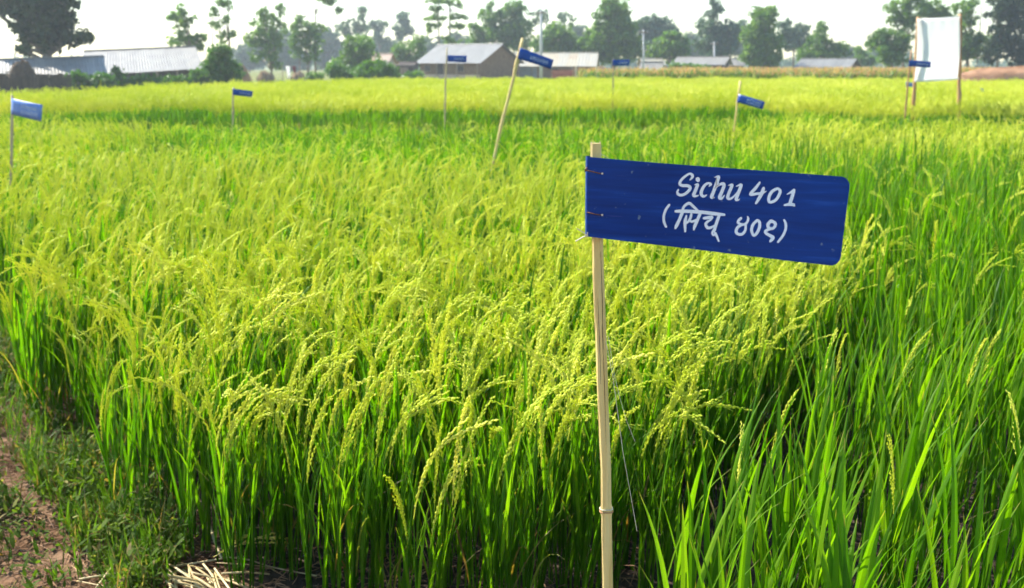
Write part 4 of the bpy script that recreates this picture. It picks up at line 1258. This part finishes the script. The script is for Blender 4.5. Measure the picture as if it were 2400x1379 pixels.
bush('small round bush against the corner of the brown house', 84, [(972, 178, 18, 12), (962, 182, 18, 8)], 48)
bush('green creeper bush on the brick wall before the low roofs', 100, [(1610, 157, 24, 6), (1580, 155, 12, 6), (1640, 160, 20, 6)], 49)

# distant hazy trees closing the horizon
def treeline():
    rg = random.Random(77)
    mb = MB()
    for k in range(420):
        x = rg.uniform(-190, 190); y = rg.uniform(300, 340)
        h = 3.0 + 2.2 * noise.noise((x * 0.03, 0, 0)) + rg.uniform(-0.6, 1.2)
        leaf_cluster(mb, rg, Vector((x, y, h * 0.55)), h * 0.62, 26, 0.8, 1.0)
    tag(mb.build('treeline', M['crown_hazed']), 'low hazy line of far woods on the horizon', 'woods', kind='stuff')


treeline()

# ------------------------------------------------------------------ buildings
def roof_sheets(root, A, B, C, D, n, mat, name='roof_sheet', amp=0.03, lap=0.04):
    """corrugated sheets side by side filling the quad A (eave start) B (eave end) C (ridge end) D (ridge start)"""
    nrm = (B - A).cross(D - A).normalized()
    if nrm.z < 0: nrm = -nrm
    for s in range(n):
        u0, u1 = s / n, (s + 1) / n
        mb = MB()
        k = 12
        v0 = []
        for j in range(k + 1):
            u = u0 + (u1 - u0) * j / k
            o = nrm * (amp * math.sin(j * math.pi * 6 / k) * 0.5 + (0.012 if s % 2 else 0.0))
            e, r = A.lerp(B, u) + o, D.lerp(C, u) + o
            v0 += [e, e.lerp(r, 0.5) - nrm * 0.02, r]
        n0 = len(v0)
        f = [(j * 3 + i, (j + 1) * 3 + i, (j + 1) * 3 + i + 1, j * 3 + i + 1) for j in range(k) for i in range(2)]
        v1 = [p - nrm * 0.03 for p in v0]
        f += [tuple(n0 + i for i in reversed(q)) for q in f]
        for j in range(k):
            f.append((j * 3, n0 + j * 3, n0 + (j + 1) * 3, (j + 1) * 3))
            f.append((j * 3 + 2, (j + 1) * 3 + 2, n0 + (j + 1) * 3 + 2, n0 + j * 3 + 2))
        mb.add(v0 + v1, f)
        mb.build(name, mat, root)


def gable_house(name, label, center, yaw, L, W, hw, hr, wall_mat, roof_mat, n=8, over=0.45, group='farm houses beyond the rice', doors=(), windows=(), lower=None, cat='house', posts=0):
    """ridge along local x; front is local -y"""
    root = empty(name, center, yaw)
    tag(root, label, cat, group)
    t = 0.18
    f = MB(); f.box((0, -W / 2 + t / 2, hw / 2), (L, t, hw)); f.build('front_wall', wall_mat, root)
    f = MB(); f.box((0, W / 2 - t / 2, hw / 2), (L, t, hw)); f.build('back_wall', wall_mat, root)
    for s in (-1, 1):
        mb = MB()
        x0, x1 = s * L / 2, s * (L / 2 - t)
        prof = [(-W / 2 + t + .002, 0), (W / 2 - t - .002, 0), (W / 2 - t - .002, hw), (0, hr - 0.05), (-W / 2 + t + .002, hw)]
        v = [(x0, a, b) for a, b in prof] + [(x1, a, b) for a, b in prof]
        mb.add(v, [(0, 1, 2, 3, 4), (9, 8, 7, 6, 5)] + [(i, 5 + i, 5 + (i + 1) % 5, (i + 1) % 5) for i in range(5)])
        mb.build('gable_wall', wall_mat, root)
    sl = (hr - hw) / (W / 2)
    e = over
    for s in (-1, 1):
        A = Vector((-L / 2 - e, s * (W / 2 + e), hw - sl * e + 0.06)); B = Vector((L / 2 + e, s * (W / 2 + e), hw - sl * e + 0.06))
        C = Vector((L / 2 + e, s * 0.0, hr + 0.06)); D = Vector((-L / 2 - e, s * 0.0, hr + 0.06))
        roof_sheets(root, A, B, C, D, n, roof_mat)
    mb = MB(); mb.tube([(-L / 2 - e, 0, hr + 0.09), (L / 2 + e, 0, hr + 0.09)], 0.09, 6, flat=0.6); mb.build('ridge_cap', roof_mat, root)
    for x, w, h, m_ in doors:
        mb = MB(); mb.box((x, -W / 2 - 0.02, h / 2), (w, 0.05, h))
        d = mb.build('door', M[m_], root)
        for q in range(4):
            mb = MB(); mb.box((x, -W / 2 - 0.052, h * (q + 0.5) / 4), (w * 0.92, 0.016, h / 4 * 0.84)); mb.build('door_panel', M[m_], d)
        mb = MB()
        mb.box((x - w / 2 - 0.05, -W / 2 - 0.03, h / 2), (0.09, 0.08, h)); mb.box((x + w / 2 + 0.05, -W / 2 - 0.03, h / 2), (0.09, 0.08, h)); mb.box((x, -W / 2 - 0.03, h + 0.05), (w + 0.2, 0.08, 0.09))
        mb.build('door_frame', M['wood'], d)
    for x, z, w, h in windows:
        mb = MB(); mb.box((x, -W / 2 - 0.015, z), (w, 0.03, h)); wi = mb.build('window', M['wood_dark'], root)
        mb = MB()
        for dx in (-w / 2, 0, w / 2): mb.box((x + dx, -W / 2 - 0.04, z), (0.05, 0.04, h))
        for dz in (-h / 2, h / 2): mb.box((x, -W / 2 - 0.045, z + dz), (w + 0.1, 0.05, 0.05))
        mb.build('window_frame', M['wood'], wi)
    if lower:
        mb = MB(); mb.box((0, -W / 2 - 0.06, lower[0] / 2), (L - 0.1, 0.11, lower[0])); mb.build('sunlit_wall_foot', M[lower[1]], root)  # paler band painting in sunlight on the wall foot below the eave shadow
    for k in range(posts):
        x = -L / 2 + L * k / max(1, posts - 1)
        mb = MB(); mb.tube([(x, -W / 2 - e * 0.8, 0), (x, -W / 2 - e * 0.8, hw - sl * e * 0.8)], 0.06, 6); mb.build('post', M['wood'], root)
    return root


def corner_center(px, Y, yaw, L, W):
    """centre of a house whose front right corner stands at px, Y"""
    c = at(px, 153, Y); c.z = 0
    ca, sa = math.cos(yaw), math.sin(yaw)
    lx, ly = L / 2, -W / 2
    return Vector((c.x - (lx * ca - ly * sa), c.y - (lx * sa + ly * ca), 0))


yaw = R(-38)
gable_house('farm_house', 'brown house with grey tin roof and shaded gable behind the leaning sign', corner_center(1124, 106, yaw, 8.2, 6.6), yaw, 8.2, 6.6, 1.85, 3.55, M['mud'], M['tin_grey'], 9,
            doors=((-1.2, 0.85, 1.7, 'wood_dark'),), windows=((1.6, 1.15, 0.8, 0.6), (-3.0, 1.15, 0.7, 0.6)), lower=(0.55, 'mud_pink'), posts=4)
yaw = R(-8)
gable_house('farm_house', 'house with rust-streaked pale roof and grey shutter door beside the brown house', corner_center(1388, 112, yaw, 8.6, 5.0), yaw, 8.6, 5.0, 1.55, 2.75, M['mud'], M['tin_rust'], 9, over=0.5,
            doors=((-2.7, 2.1, 1.35, 'shutter'),), windows=((0.3, 0.9, 0.7, 0.6),), posts=5)
yaw = R(-22)
gable_house('farm_house', 'low house with gently drooping white tin roof behind the brick wall', corner_center(1692, 118, yaw, 5.2, 4.2), yaw, 5.2, 4.2, 1.62, 2.35, M['wood_dark'], M['tin'], 6, windows=((0.6, 1.0, 0.6, 0.5),))
yaw = R(-34)
gable_house('farm_house', 'low grey-roofed house with gable beneath the pointed green tree', corner_center(1985, 118, yaw, 5.6, 4.4), yaw, 5.6, 4.4, 1.25, 2.15, M['mud'], M['tin_grey'], 6, windows=((-0.6, 0.8, 0.6, 0.5),))
yaw = R(-15)
gable_house('shack', 'tiny shack with bright white roof at the foot of the thin pole', corner_center(1548, 104, yaw, 1.9, 1.6), yaw, 1.9, 1.6, 1.05, 1.75, M['mud_pink'], M['tin'], 3, over=0.2, cat='shack', doors=((0.2, 0.5, 0.95, 'wood_dark'),))
yaw = R(10)
gable_house('shack', 'grey-roofed hut squeezed behind the white-roofed shack', corner_center(1556, 114, yaw, 2.2, 2.2), yaw, 2.2, 2.2, 1.6, 2.15, M['mud'], M['tin_rust'], 3, over=0.2, cat='shack', windows=((0, 1.0, .4, .4),))
yaw = R(-12)
gable_house('shack', 'small hut with pale roof in the trees right of the white roof', corner_center(1742, 128, yaw, 2.4, 2.2), yaw, 2.4, 2.2, 1.5, 2.2, M['mud'], M['tin'], 3, over=0.2, cat='shack', windows=((0, 1.0, .4, .4),))
yaw = R(-14)
gable_house('farm_house', 'house with pinkish roof half hidden behind the dome-shaped bush', corner_center(905, 100, yaw, 3.0, 2.6), yaw, 3.0, 2.6, 1.7, 2.5, M['mud_pink'], M['mud_pink'], 4, over=0.25, windows=((0, 1.0, .5, .5),))
gable_house('shack', 'dark lean-to shed between the dome bush and the brown house', corner_center(968, 104, R(-10), 2.2, 2.0), R(-10), 2.2, 2.0, 1.45, 1.75, M['wood_dark'], M['wood_dark'], 3, over=0.15, cat='shack', doors=((0.2, 0.6, 1.2, 'wood'),))


def barn(name, label, ridge0, ridge1, eave1, eave0, Yr0, Yr1, dy, roof_mat, n, wall_mat, posts=6):
    """long shed: front roof slope spanned between the ridge and eave pixels, wall below and rear slope"""
    D, C = at(*ridge0, Yr0), at(*ridge1, Yr1)
    A, B = at(*eave0, Yr0 - dy), at(*eave1, Yr1 - dy)
    c = (A + B) / 2; c.z = 0
    root = empty(name, c)
    tag(root, label, 'barn')
    A, B, C, D = [p - c for p in (A, B, C, D)]
    roof_sheets(root, A, B, C, D, n, roof_mat)
    bk = Vector((0, dy, 0))
    rb = Vector(((C.x + c.x) * (C.y + c.y + dy) / (C.y + c.y) - 0.4 - c.x, C.y + dy, B.z))
    roof_sheets(root, Vector((A.x, D.y + dy, A.z)), rb, C + Vector((0, .01, -.005)), D + Vector((0, .01, -.005)), n, roof_mat)
    mb = MB(); mb.tube([D + Vector((0, 0, .04)), C + Vector((0, 0, .04))], 0.1, 6, flat=.6); mb.build('ridge_cap', roof_mat, root)
    mb = MB(); e = Vector((-0.25, 0, -0.12)); lo = [Vector((B.x, B.y + .3, 0)), Vector((rb.x, rb.y - .3, 0))]
    ring = [lo[0] + Vector((-.25, 0, 0)), B + e + Vector((0, .3, 0)), C + e, rb + e, lo[1] + Vector((-.25, 0, 0))]
    mb.add(ring + [p + Vector((-.08, 0, 0)) for p in ring], [(0, 1, 2, 3, 4), (9, 8, 7, 6, 5)] + [(i, 5 + i, 5 + (i + 1) % 5, (i + 1) % 5) for i in range(5)]); mb.build('gable_wall', wall_mat, root)
    # board wall set back below the eave, plank by plank
    nb = 26
    rg = random.Random(5)
    for i in range(nb):
        u0, u1 = i / nb, (i + 1) / nb
        p, q = A.lerp(B, u0) + Vector((0, 0.7, 0)), A.lerp(B, u1) + Vector((0, 0.7, 0))
        w = (q - p).length
        m_ = (p + q) / 2
        h = m_.z + 0.12 - rg.uniform(0, 0.1)
        mb = MB(); mb.box((m_.x, m_.y + rg.uniform(-.02, .02), h / 2), (w * 0.95, 0.05, h), math.atan2(q.y - p.y, q.x - p.x)); mb.build('wall_board', wall_mat, root)
    for i in range(posts):
        p = A.lerp(B, (i + 0.5) / posts) + Vector((0, 0.25, 0))
        mb = MB(); mb.tube([(p.x, p.y, 0), (p.x + .03, p.y, p.z + 0.05)], 0.07, 6); mb.build('post', M['wood'], root)
    return root


barn('barn', 'long pale tin-roofed barn whose ridge rises above the front shed', (196, 121), (458, 110), (480, 161), (188, 178), 78, 84, 6.0, M['tin'], 14, M['wood_dark'])
barn('barn', 'long low tin-roofed shed lying in the shade of the dark tree', (-40, 142), (243, 133), (252, 177), (-40, 172), 65, 68, 4.6, M['tin'], 12, M['wood_dark'], 9)


def heap(name, label, cat, px, Y, rx, ry, h, mat, seed, peak=1.0, group=None, zb=0.0):
    """rounded heap with a ragged surface of loose stalks"""
    c = at(px, 153, Y); c.z = zb
    rg = random.Random(seed)
    root = empty(name, c); tag(root, label, cat, group)
    mb = MB()
    nr, na = 9, 22
    verts = []
    for i in range(nr + 1):
        t = i / nr
        rr = (1 - t ** (1.2 if peak > 1 else 2.2)) ** (0.8 if peak > 1 else 0.5)
        for k in range(na):
            a = 2 * math.pi * k / na
            j = 1 + 0.16 * noise.noise((math.cos(a) * 2 + seed, math.sin(a) * 2, t * 3)) + 0.10 * noise.noise((math.cos(a) * 7 + seed, math.sin(a) * 7, t * 9))
            verts.append((rx * rr * j * math.cos(a), ry * rr * j * math.sin(a), h * t * (1 + 0.22 * noise.noise((a * 1.7, t * 4, seed)))))
    faces = [(i * na + k, i * na + (k + 1) % na, (i + 1) * na + (k + 1) % na, (i + 1) * na + k) for i in range(nr) for k in range(na)]
    mb.add(verts, faces)
    mb.build('heap_body', mat, root, smooth=True)
    mb = MB()
    for k in range(260):
        v = Vector(rg.choice(verts[:-na * 1]))
        d = Vector((v.x, v.y, rg.uniform(-.5, .6))).normalized()
        d = (d + rand_unit(rg) * 0.8).normalized()
        mb.tube([v, v + d * rg.uniform(.08, .28)], [0.014, 0.006], 3, cap=False)
    o = mb.build('loose_stalks', mat, root); o['kind'] = 'stuff'
    return root


heap('haystack', 'tall brown conical haystack behind the large bush', 'haystack', 568, 72, 0.72, 0.7, 1.45, M['thatch_red'], 1, 2.0)
heap('haystack', 'small rounded brown haystack left of the hanging cloths', 'haystack', 620, 84, 0.62, 0.6, 1.0, M['thatch'], 2)
heap('haystack', 'squat straw stack right of the straw fence, under the small dark blue sign', 'haystack', 1412, 100, 1.0, 0.9, 1.35, M['thatch'], 3)
heap('haystack', 'brown straw heap at the foot of the grey-green tree', 'haystack', 698, 90, 0.6, 0.6, 0.9, M['thatch'], 4)
heap('haystack', 'ragged brown thatch heap leaning on the shed at the photo edge', 'haystack', 50, 58.5, 0.85, 0.6, 1.65, M['thatch_shaded'], 5)
heap('soil_mound', 'long reddish soil mound beside the field right of the banner', 'mound', 2420, 60, 6.2, 1.6, 1.42, M['mound'], 6)


def wall_piece():
    c = at(1318, 153, 103); c.z = 0
    root = empty('brick_wall', c, R(-6)); tag(root, 'low red brick wall below the rust-streaked roof', 'wall', kind='thing')
    rg = random.Random(3)
    me = {}
    mb = MB(); mb.box((0, 0, 0), (0.33, 0.2, 0.155)); bm = mb.mesh('brick', M['red_brick'])
    mb = MB(); mb.box((0, 0.02, 0.52), (2.0, 0.14, 1.0)); mb.build('mortar_core', M['mud'], root)
    for r in range(6):
        for k in range(6):
            inst('brick', bm, root, (-0.86 + k * 0.345 + (0.17 if r % 2 else 0) - 0.08, rg.uniform(-.012, .012), 0.09 + r * 0.17))
    c = at(1366, 153, 102); c.z = 0
    root = empty('straw_fence', c); tag(root, 'upright brown straw fence between brick wall and straw stack', 'fence')
    for k in range(22):
        x = -0.95 + 1.9 * k / 21
        h = 1.15 + rg.uniform(-.08, .12)
        mb = MB(); mb.tube([(x, rg.uniform(-.03, .03), 0), (x + rg.uniform(-.04, .04), rg.uniform(-.03, .03), h * 0.6), (x + rg.uniform(-.06, .06), 0, h)], [0.055, 0.06, 0.03], 5)
        mb.build('straw_bundle', M['thatch_red'], root)
    c = at(1750, 153, 96); c.z = 0
    # orange brick wall running behind the maize
    for (px0, px1, Yw, h, lab) in ((1545, 1600, 106, 1.3, 'short orange brick wall between the two low white roofs'),):
        a, b = at(px0, 153, Yw), at(px1, 153, Yw)
        root = empty('brick_wall', ((a.x + b.x) / 2, Yw, 0)); tag(root, lab, 'wall', kind='thing')
        Lw = b.x - a.x
        mb = MB(); mb.box((0, 0.02, h / 2), (Lw, 0.14, h)); mb.build('mortar_core', M['mud_pink'], root)
        nb = int(Lw / 0.345)
        for r in range(int(h / 0.17)):
            for k in range(nb):
                inst('brick', bm, root, (-Lw / 2 + 0.2 + k * 0.345 + (0.08 if r % 2 else 0), rg.uniform(-.012, .012), 0.09 + r * 0.17))


wall_piece()


def utility_pole(label, px, ytop, Y, r):
    g = at(px, 153, Y); g.z = 0
    root = empty('utility_pole', g); tag(root, label, 'pole', 'utility poles in the village')
    top = at(px, ytop, Y) - g
    mb = MB(); mb.tube([Vector((0, 0, 0)), Vector((0, 0, top.z * .5)), Vector((top.x, 0, top.z))], [r * 1.15, r, r * 0.75], 10); mb.build('shaft', M['concrete'], root, smooth=True)
    mb = MB(); mb.box((top.x, -r, top.z - 0.25), (0.9, 0.07, 0.09)); ca_ = mb.build('crossarm', M['wood'], root)
    for dx in (-.38, 0, .38):
        mb = MB(); mb.tube([(top.x + dx, -r, top.z - .2), (top.x + dx, -r, top.z - .08)], [0.04, 0.025], 6); mb.build('insulator', M['concrete'], ca_)


def dark_fence():
    rg = random.Random(31)
    a, b = at(-40, 153, 56), at(165, 153, 57.5)
    c = Vector(((a.x + b.x) / 2, 56.8, 0))
    root = empty('board_fence', c); tag(root, 'dark weathered board fence below the shaded shed at the photo edge', 'fence')
    n = 30
    for i in range(n):
        p = a.lerp(b, (i + .5) / n)
        h = 0.95 + rg.uniform(-.12, .12)
        mb = MB(); mb.box((p.x - c.x, p.y - c.y + rg.uniform(-.02, .02), h / 2), ((b.x - a.x) / n * .93, .04, h), math.atan2(b.y - a.y, b.x - a.x)); mb.build('board', M['wood_dark'], root)
    for z in (.3, .75):
        mb = MB(); mb.tube([Vector((a.x, a.y + .06, z)) - Vector((c.x, c.y, 0)), Vector((b.x, b.y + .06, z)) - Vector((c.x, c.y, 0))], .035, 5); mb.build('rail', M['wood_dark'], root)


dark_fence()
utility_pole('tall grey concrete pole standing before the rust-streaked roof', 1268, 24, 98, 0.14)
utility_pole('thin pale pole left of the white-roofed shack', 1508, 70, 102, 0.10)
utility_pole('short pole in front of the spire-topped tree', 1674, 98, 122, 0.13)


def fence_post():
    g = at(1350, 153, 96); g.z = 0
    mb = MB(); mb.tube([(0, 0, -.05), (0.02, 0, .6), (0, 0, 1.35)], [0.09, 0.085, 0.08], 7); mb.tube([(0, 0, 1.35), (0, 0, 1.40)], [0.08, 0.04], 7)
    o = mb.build('fence_post', M['bamboo_dull'], loc=g, smooth=True)
    tag(o, 'pale wooden post standing before the straw fence', 'post')


fence_post()


def hung_cloths():
    for nm, lab, px, Y, w, z0, z1, m_ in (('hanging_cloth', 'white cloth hanging next to the dark red one', 674, 92, 0.36, 0.35, 1.4, 'cloth'), ('hanging_cloth', 'dark red cloth hanging beside the white one', 688, 92.2, 0.34, 0.75, 1.4, 'red_cloth')):
        g = at(px, 153, Y); g.z = 0
        mb = MB()
        nu, nv = 8, 8
        v = []
        for i in range(nu + 1):
            for j in range(nv + 1):
                u, t = i / nu - .5, j / nv
                v.append((u * w * (1 - .5 * t) + .1 * t, 0.05 * math.sin(u * 18) * (0.4 + t), z1 + (z0 - z1) * t))
        mb.add(v, [(i * (nv + 1) + j, i * (nv + 1) + j + 1, (i + 1) * (nv + 1) + j + 1, (i + 1) * (nv + 1) + j) for i in range(nu) for j in range(nv)])
        o = mb.build(nm, M[m_], loc=g, smooth=True); tag(o, lab, 'cloth')
        so = o.modifiers.new('thick', 'SOLIDIFY'); so.thickness = 0.01
    g = at(681, 153, 92.1); g.z = 0
    root = empty('clothes_line', g); tag(root, 'rope between two sticks carrying the hanging cloths', 'clothes line')
    for x in (-0.75, 0.8):
        mb = MB(); mb.tube([(x, 0, -.05), (x, 0, 1.5)], 0.03, 6); mb.build('stick', M['wood'], root)
    mb = MB(); mb.tube([(-.75, 0, 1.44), (0, 0, 1.405), (.8, 0, 1.44)], 0.008, 4); mb.build('rope', M['wood'], root)


hung_cloths()


# ------------------------------------------------------------------ maize strip on the far side
def maize_strip():
    global FN_MATS
    FN_MATS = [M['maize']]

    def fn(mb, r):
        for k in range(16):
            x, y = r.uniform(-.6, .6), r.uniform(-.6, .6)
            h = r.uniform(0.85, 1.15)
            mb.tube([(x, y, 0), (x + .03, y, h)], [0.014, 0.008], 3, (0.6, .5, 0), cap=False)
            for j in range(8):
                leaf_geo(mb, (x, y, h * (0.2 + 0.09 * j)), r.uniform(0, 6.28), r.uniform(.35, .6), 0.055, 0.5, 1.5, r.random(), 1.0 if r.random() < .08 else 0, 4, False)
            for j in range(4):
                leaf_geo(mb, (x, y, h - .02), r.uniform(0, 6.28), r.uniform(.16, .26), 0.03, 0.1, 0.7, r.random(), 1.0, 2, False)
    vm = variants('maize_patch', 4, fn)
    rng = random.Random(3)
    ps = []
    for px in range(1378, 2290, 9):
        for Y in np.arange(62, 72, 1.05):
            lim = 66 if px < 1560 else 72
            if Y > lim: continue
            if px < 1440 and rng.random() < 0.5: continue
            x = (px - 1200) / FPX * Y * 1.02
            ps.append((x + rng.uniform(-.3, .3), Y + rng.uniform(-.3, .3), 0))
    o = scatter('maize_crop', ps, [(0, 0, rng.uniform(0, 6.28)) for p in ps], [(1, 1, rng.uniform(.85, 1.1)) for p in ps], [rng.randrange(4) for p in ps], vm)
    tag(o, 'strip of maize with reddish-brown tassels along the far field edge', 'maize', kind='stuff')


maize_strip()


# ------------------------------------------------------------------ path edge on the near left: weeds, straw, litter
def weeds():
    rng = random.Random(12)
    mb, lit, gr = MB(), MB(), MB()
    cnt = 0
    while cnt < 2400:
        x, y = rng.uniform(-3.6, 0.5), rng.uniform(2.55, 7.5)
        s = path_side(x, y)
        if x > -1.0 and y > 3.0 and s > -0.1: pass
        if s < -0.10: continue
        if x > -1.02 and y < 3.0: continue
        if not in_view(x, y, 0.1, 0.03): continue
        bare = noise.noise((x * 1.1 + 5, y * 1.1, 0)) + 0.6 * noise.noise((x * 3, y * 3, 4))
        # bare earth in the near corner and along the trodden middle
        if x < -1.12 and y < 4.0 and s > 0.18 and bare < 0.50:
            if rng.random() < 0.94: cnt += 1; continue
        elif bare < -0.10 and rng.random() < 0.75: cnt += 1; continue
        cnt += 1
        z = gz(x, y)
        typ = rng.random()
        if typ < 0.62 - 0.3 * (s < 0.25):      # broad leaved creeping weed
            n = rng.randrange(9, 20)
            b0 = rng.random()
            hh = rng.uniform(0.03, 0.16)
            for _ in range(n):
                a = rng.uniform(0, 6.28); rr = rng.uniform(0, .07)
                leaf_geo(mb, (x + rr * math.cos(a), y + rr * math.sin(a), z + hh * rng.random()), rng.uniform(0, 6.28), rng.uniform(.018, .05), rng.uniform(.009, .016), rng.uniform(0.4, 1.4), 0.5, min(1, b0 * .5 + rng.random() * .6), 0.0 if rng.random() < .84 else .8, 3, False)
            for _ in range(3):
                mb.tube([(x, y, z), (x + rng.uniform(-.04, .04), y + rng.uniform(-.04, .04), z + hh)], [.0012, .0008], 3, (.4, .5, .1), cap=False)
        else:               # grass tuft
            n = rng.randrange(3, 9)
            tall = rng.uniform(.03, .09) if s > 0.22 else rng.uniform(.05, .18)
            for _ in range(n):
                leaf_geo(gr, (x + rng.uniform(-.02, .02), y + rng.uniform(-.02, .02), z), rng.uniform(0, 6.28), tall * rng.uniform(.6, 1.2), rng.uniform(.003, .0065), rng.uniform(.05, .5), rng.uniform(.2, 1.1), rng.random() * .9, 0.0 if rng.random() < .82 else rng.uniform(.5, 1), 4, False)
    tag(mb.build('weeds', M['weed']), 'low grey-green creeping weeds on the path edge', 'weeds', kind='stuff')
    tag(gr.build('grass', M['grass']), 'short grass tufts sprouting along the path edge', 'grass', kind='stuff')
    for k in range(11000):
        x, y = rng.uniform(-3.4, 0.4), rng.uniform(2.5, 5.5)
        s = path_side(x, y)
        if s < -0.25 and y > 3.0: continue
        if not in_view(x, y, 0, .02): continue
        a = rng.uniform(0, 6.28); L = rng.uniform(.02, .12)
        z = gz(x, y) + rng.uniform(0.002, .012)
        c = (math.cos(a), math.sin(a))
        bx, by = rng.uniform(-.012, .012), rng.uniform(-.012, .012)
        lit.tube([(x - c[0] * L / 2, y - c[1] * L / 2, z), (x + bx, y + by, z + rng.uniform(0, .018)), (x + c[0] * L / 2, y + c[1] * L / 2, z)], [.0010, .0016, .0008], 3, cap=False)
    tag(lit.build('plant_litter', M['litter']), 'dry reddish-brown rootlets and straw bits strewn on the bare soil', 'litter', kind='stuff')


weeds()


def straw_things():
    rng = random.Random(8)
    # cut straw bundle at the bottom edge
    c = on_z(455, 1392, 0.02)
    root = empty('straw_bundle', (c.x, c.y, gz(c.x, c.y)))
    tag(root, 'bundle of thick cut straw stalks lying on the path at the bottom edge', 'straw bundle')
    for k in range(30):
        px0 = 380 + 150 * rng.random() ** 1.2
        py0 = 1318 + rng.uniform(0, 46)
        ang = rng.gauss(0.75, 0.45)
        Ls = rng.uniform(70, 150)
        z1 = 0.02 + 0.06 * rng.random()
        a = on_z(px0, py0, z1) - Vector(root.location); b = on_z(px0 + Ls * math.sin(ang) * 0.9, py0 + Ls * math.cos(ang), z1 * rng.uniform(.3, .8)) - Vector(root.location)
        m_ = a.lerp(b, .5) + Vector((rng.uniform(-.008, .008), rng.uniform(-.006, .006), .003))
        mb = MB(); r = rng.uniform(.0020, .0048)
        mb.tube([a, a.lerp(m_, .5) + Vector((rng.uniform(-.002, .002), 0, 0)), m_, b], [r * .8, r, r * .95, r * .85], 6, flat=rng.uniform(.4, 1))
        mb.build('stalk', M['straw'], root, smooth=True)
    # long single stalks
    longs = [('long dry straw stalk lying level behind the cut bundle', [(185, 1358), (300, 1340), (420, 1326), (520, 1310)], .03, .0035),
             ('thin bent straw running from the weeds toward the rice bases', [(520, 1305), (580, 1312), (640, 1330), (742, 1350)], .03, .0020),
             ('straw stalk slanting up from the lower corner through the weeds', [(225, 1379), (262, 1330), (285, 1305)], .04, .0030),
             ('pale upright broken stalk leaning at the front row', [(494, 1236), (503, 1270), (520, 1310)], .05, .0035),
             ('pale straw lying across the bases of the front row', [(530, 1250), (580, 1238), (640, 1236)], .06, .0018),
             ('thin straw curving below the bundle tip', [(180, 1362), (230, 1372), (300, 1385)], .02, .0025)]
    for lab, pts, z, r in longs:
        P = [on_z(a, b, z + 0.01 * math.sin(i * 2)) for i, (a, b) in enumerate(pts)]
        base = Vector((P[0].x, P[0].y, 0))
        P = [p - base for p in P]
        mb = MB(); mb.tube([Vector(p) for p in catmull([tuple(p) for p in P], 5)], r, 5)
        o = mb.build('straw_stalk', M['straw'], loc=base, smooth=True)
        tag(o, lab, 'straw')
    # fallen head of rice on the straw
    c = on_z(500, 1306, .05)
    mb = MB()
    panicle_geo(mb, (0, 0, 0), 0.15, 0.2, 1.1, 0.6, rng, 0, 0, dead=0.35, spreadf=1.6)
    o = mb.build('fallen_rice_head', M['panicle'], loc=c); tag(o, 'cut pale rice head lying over the straw bundle', 'rice head')


straw_things()


# ------------------------------------------------------------------ thin summer haze over the fields
def haze():
    m = bpy.data.materials.new('haze'); m.use_nodes = True
    N, L = m.node_tree.nodes, m.node_tree.links
    N.remove(N['Principled BSDF'])
    v = N.new('ShaderNodeVolumePrincipled')
    v.inputs['Color'].default_value = (0.86, 0.94, 1.0, 1)
    v.inputs['Density'].default_value = HAZE
    v.inputs['Anisotropy'].default_value = 0.3
    L.new(v.outputs[0], N['Material Output'].inputs['Volume'])
    b = MB(); b.box((0, 170, 8.5), (560, 480, 21)); o = b.build('haze', m)
    tag(o, 'thin pale summer haze lying over the whole field', 'haze', kind='stuff')


HAZE = 0.00075
haze()
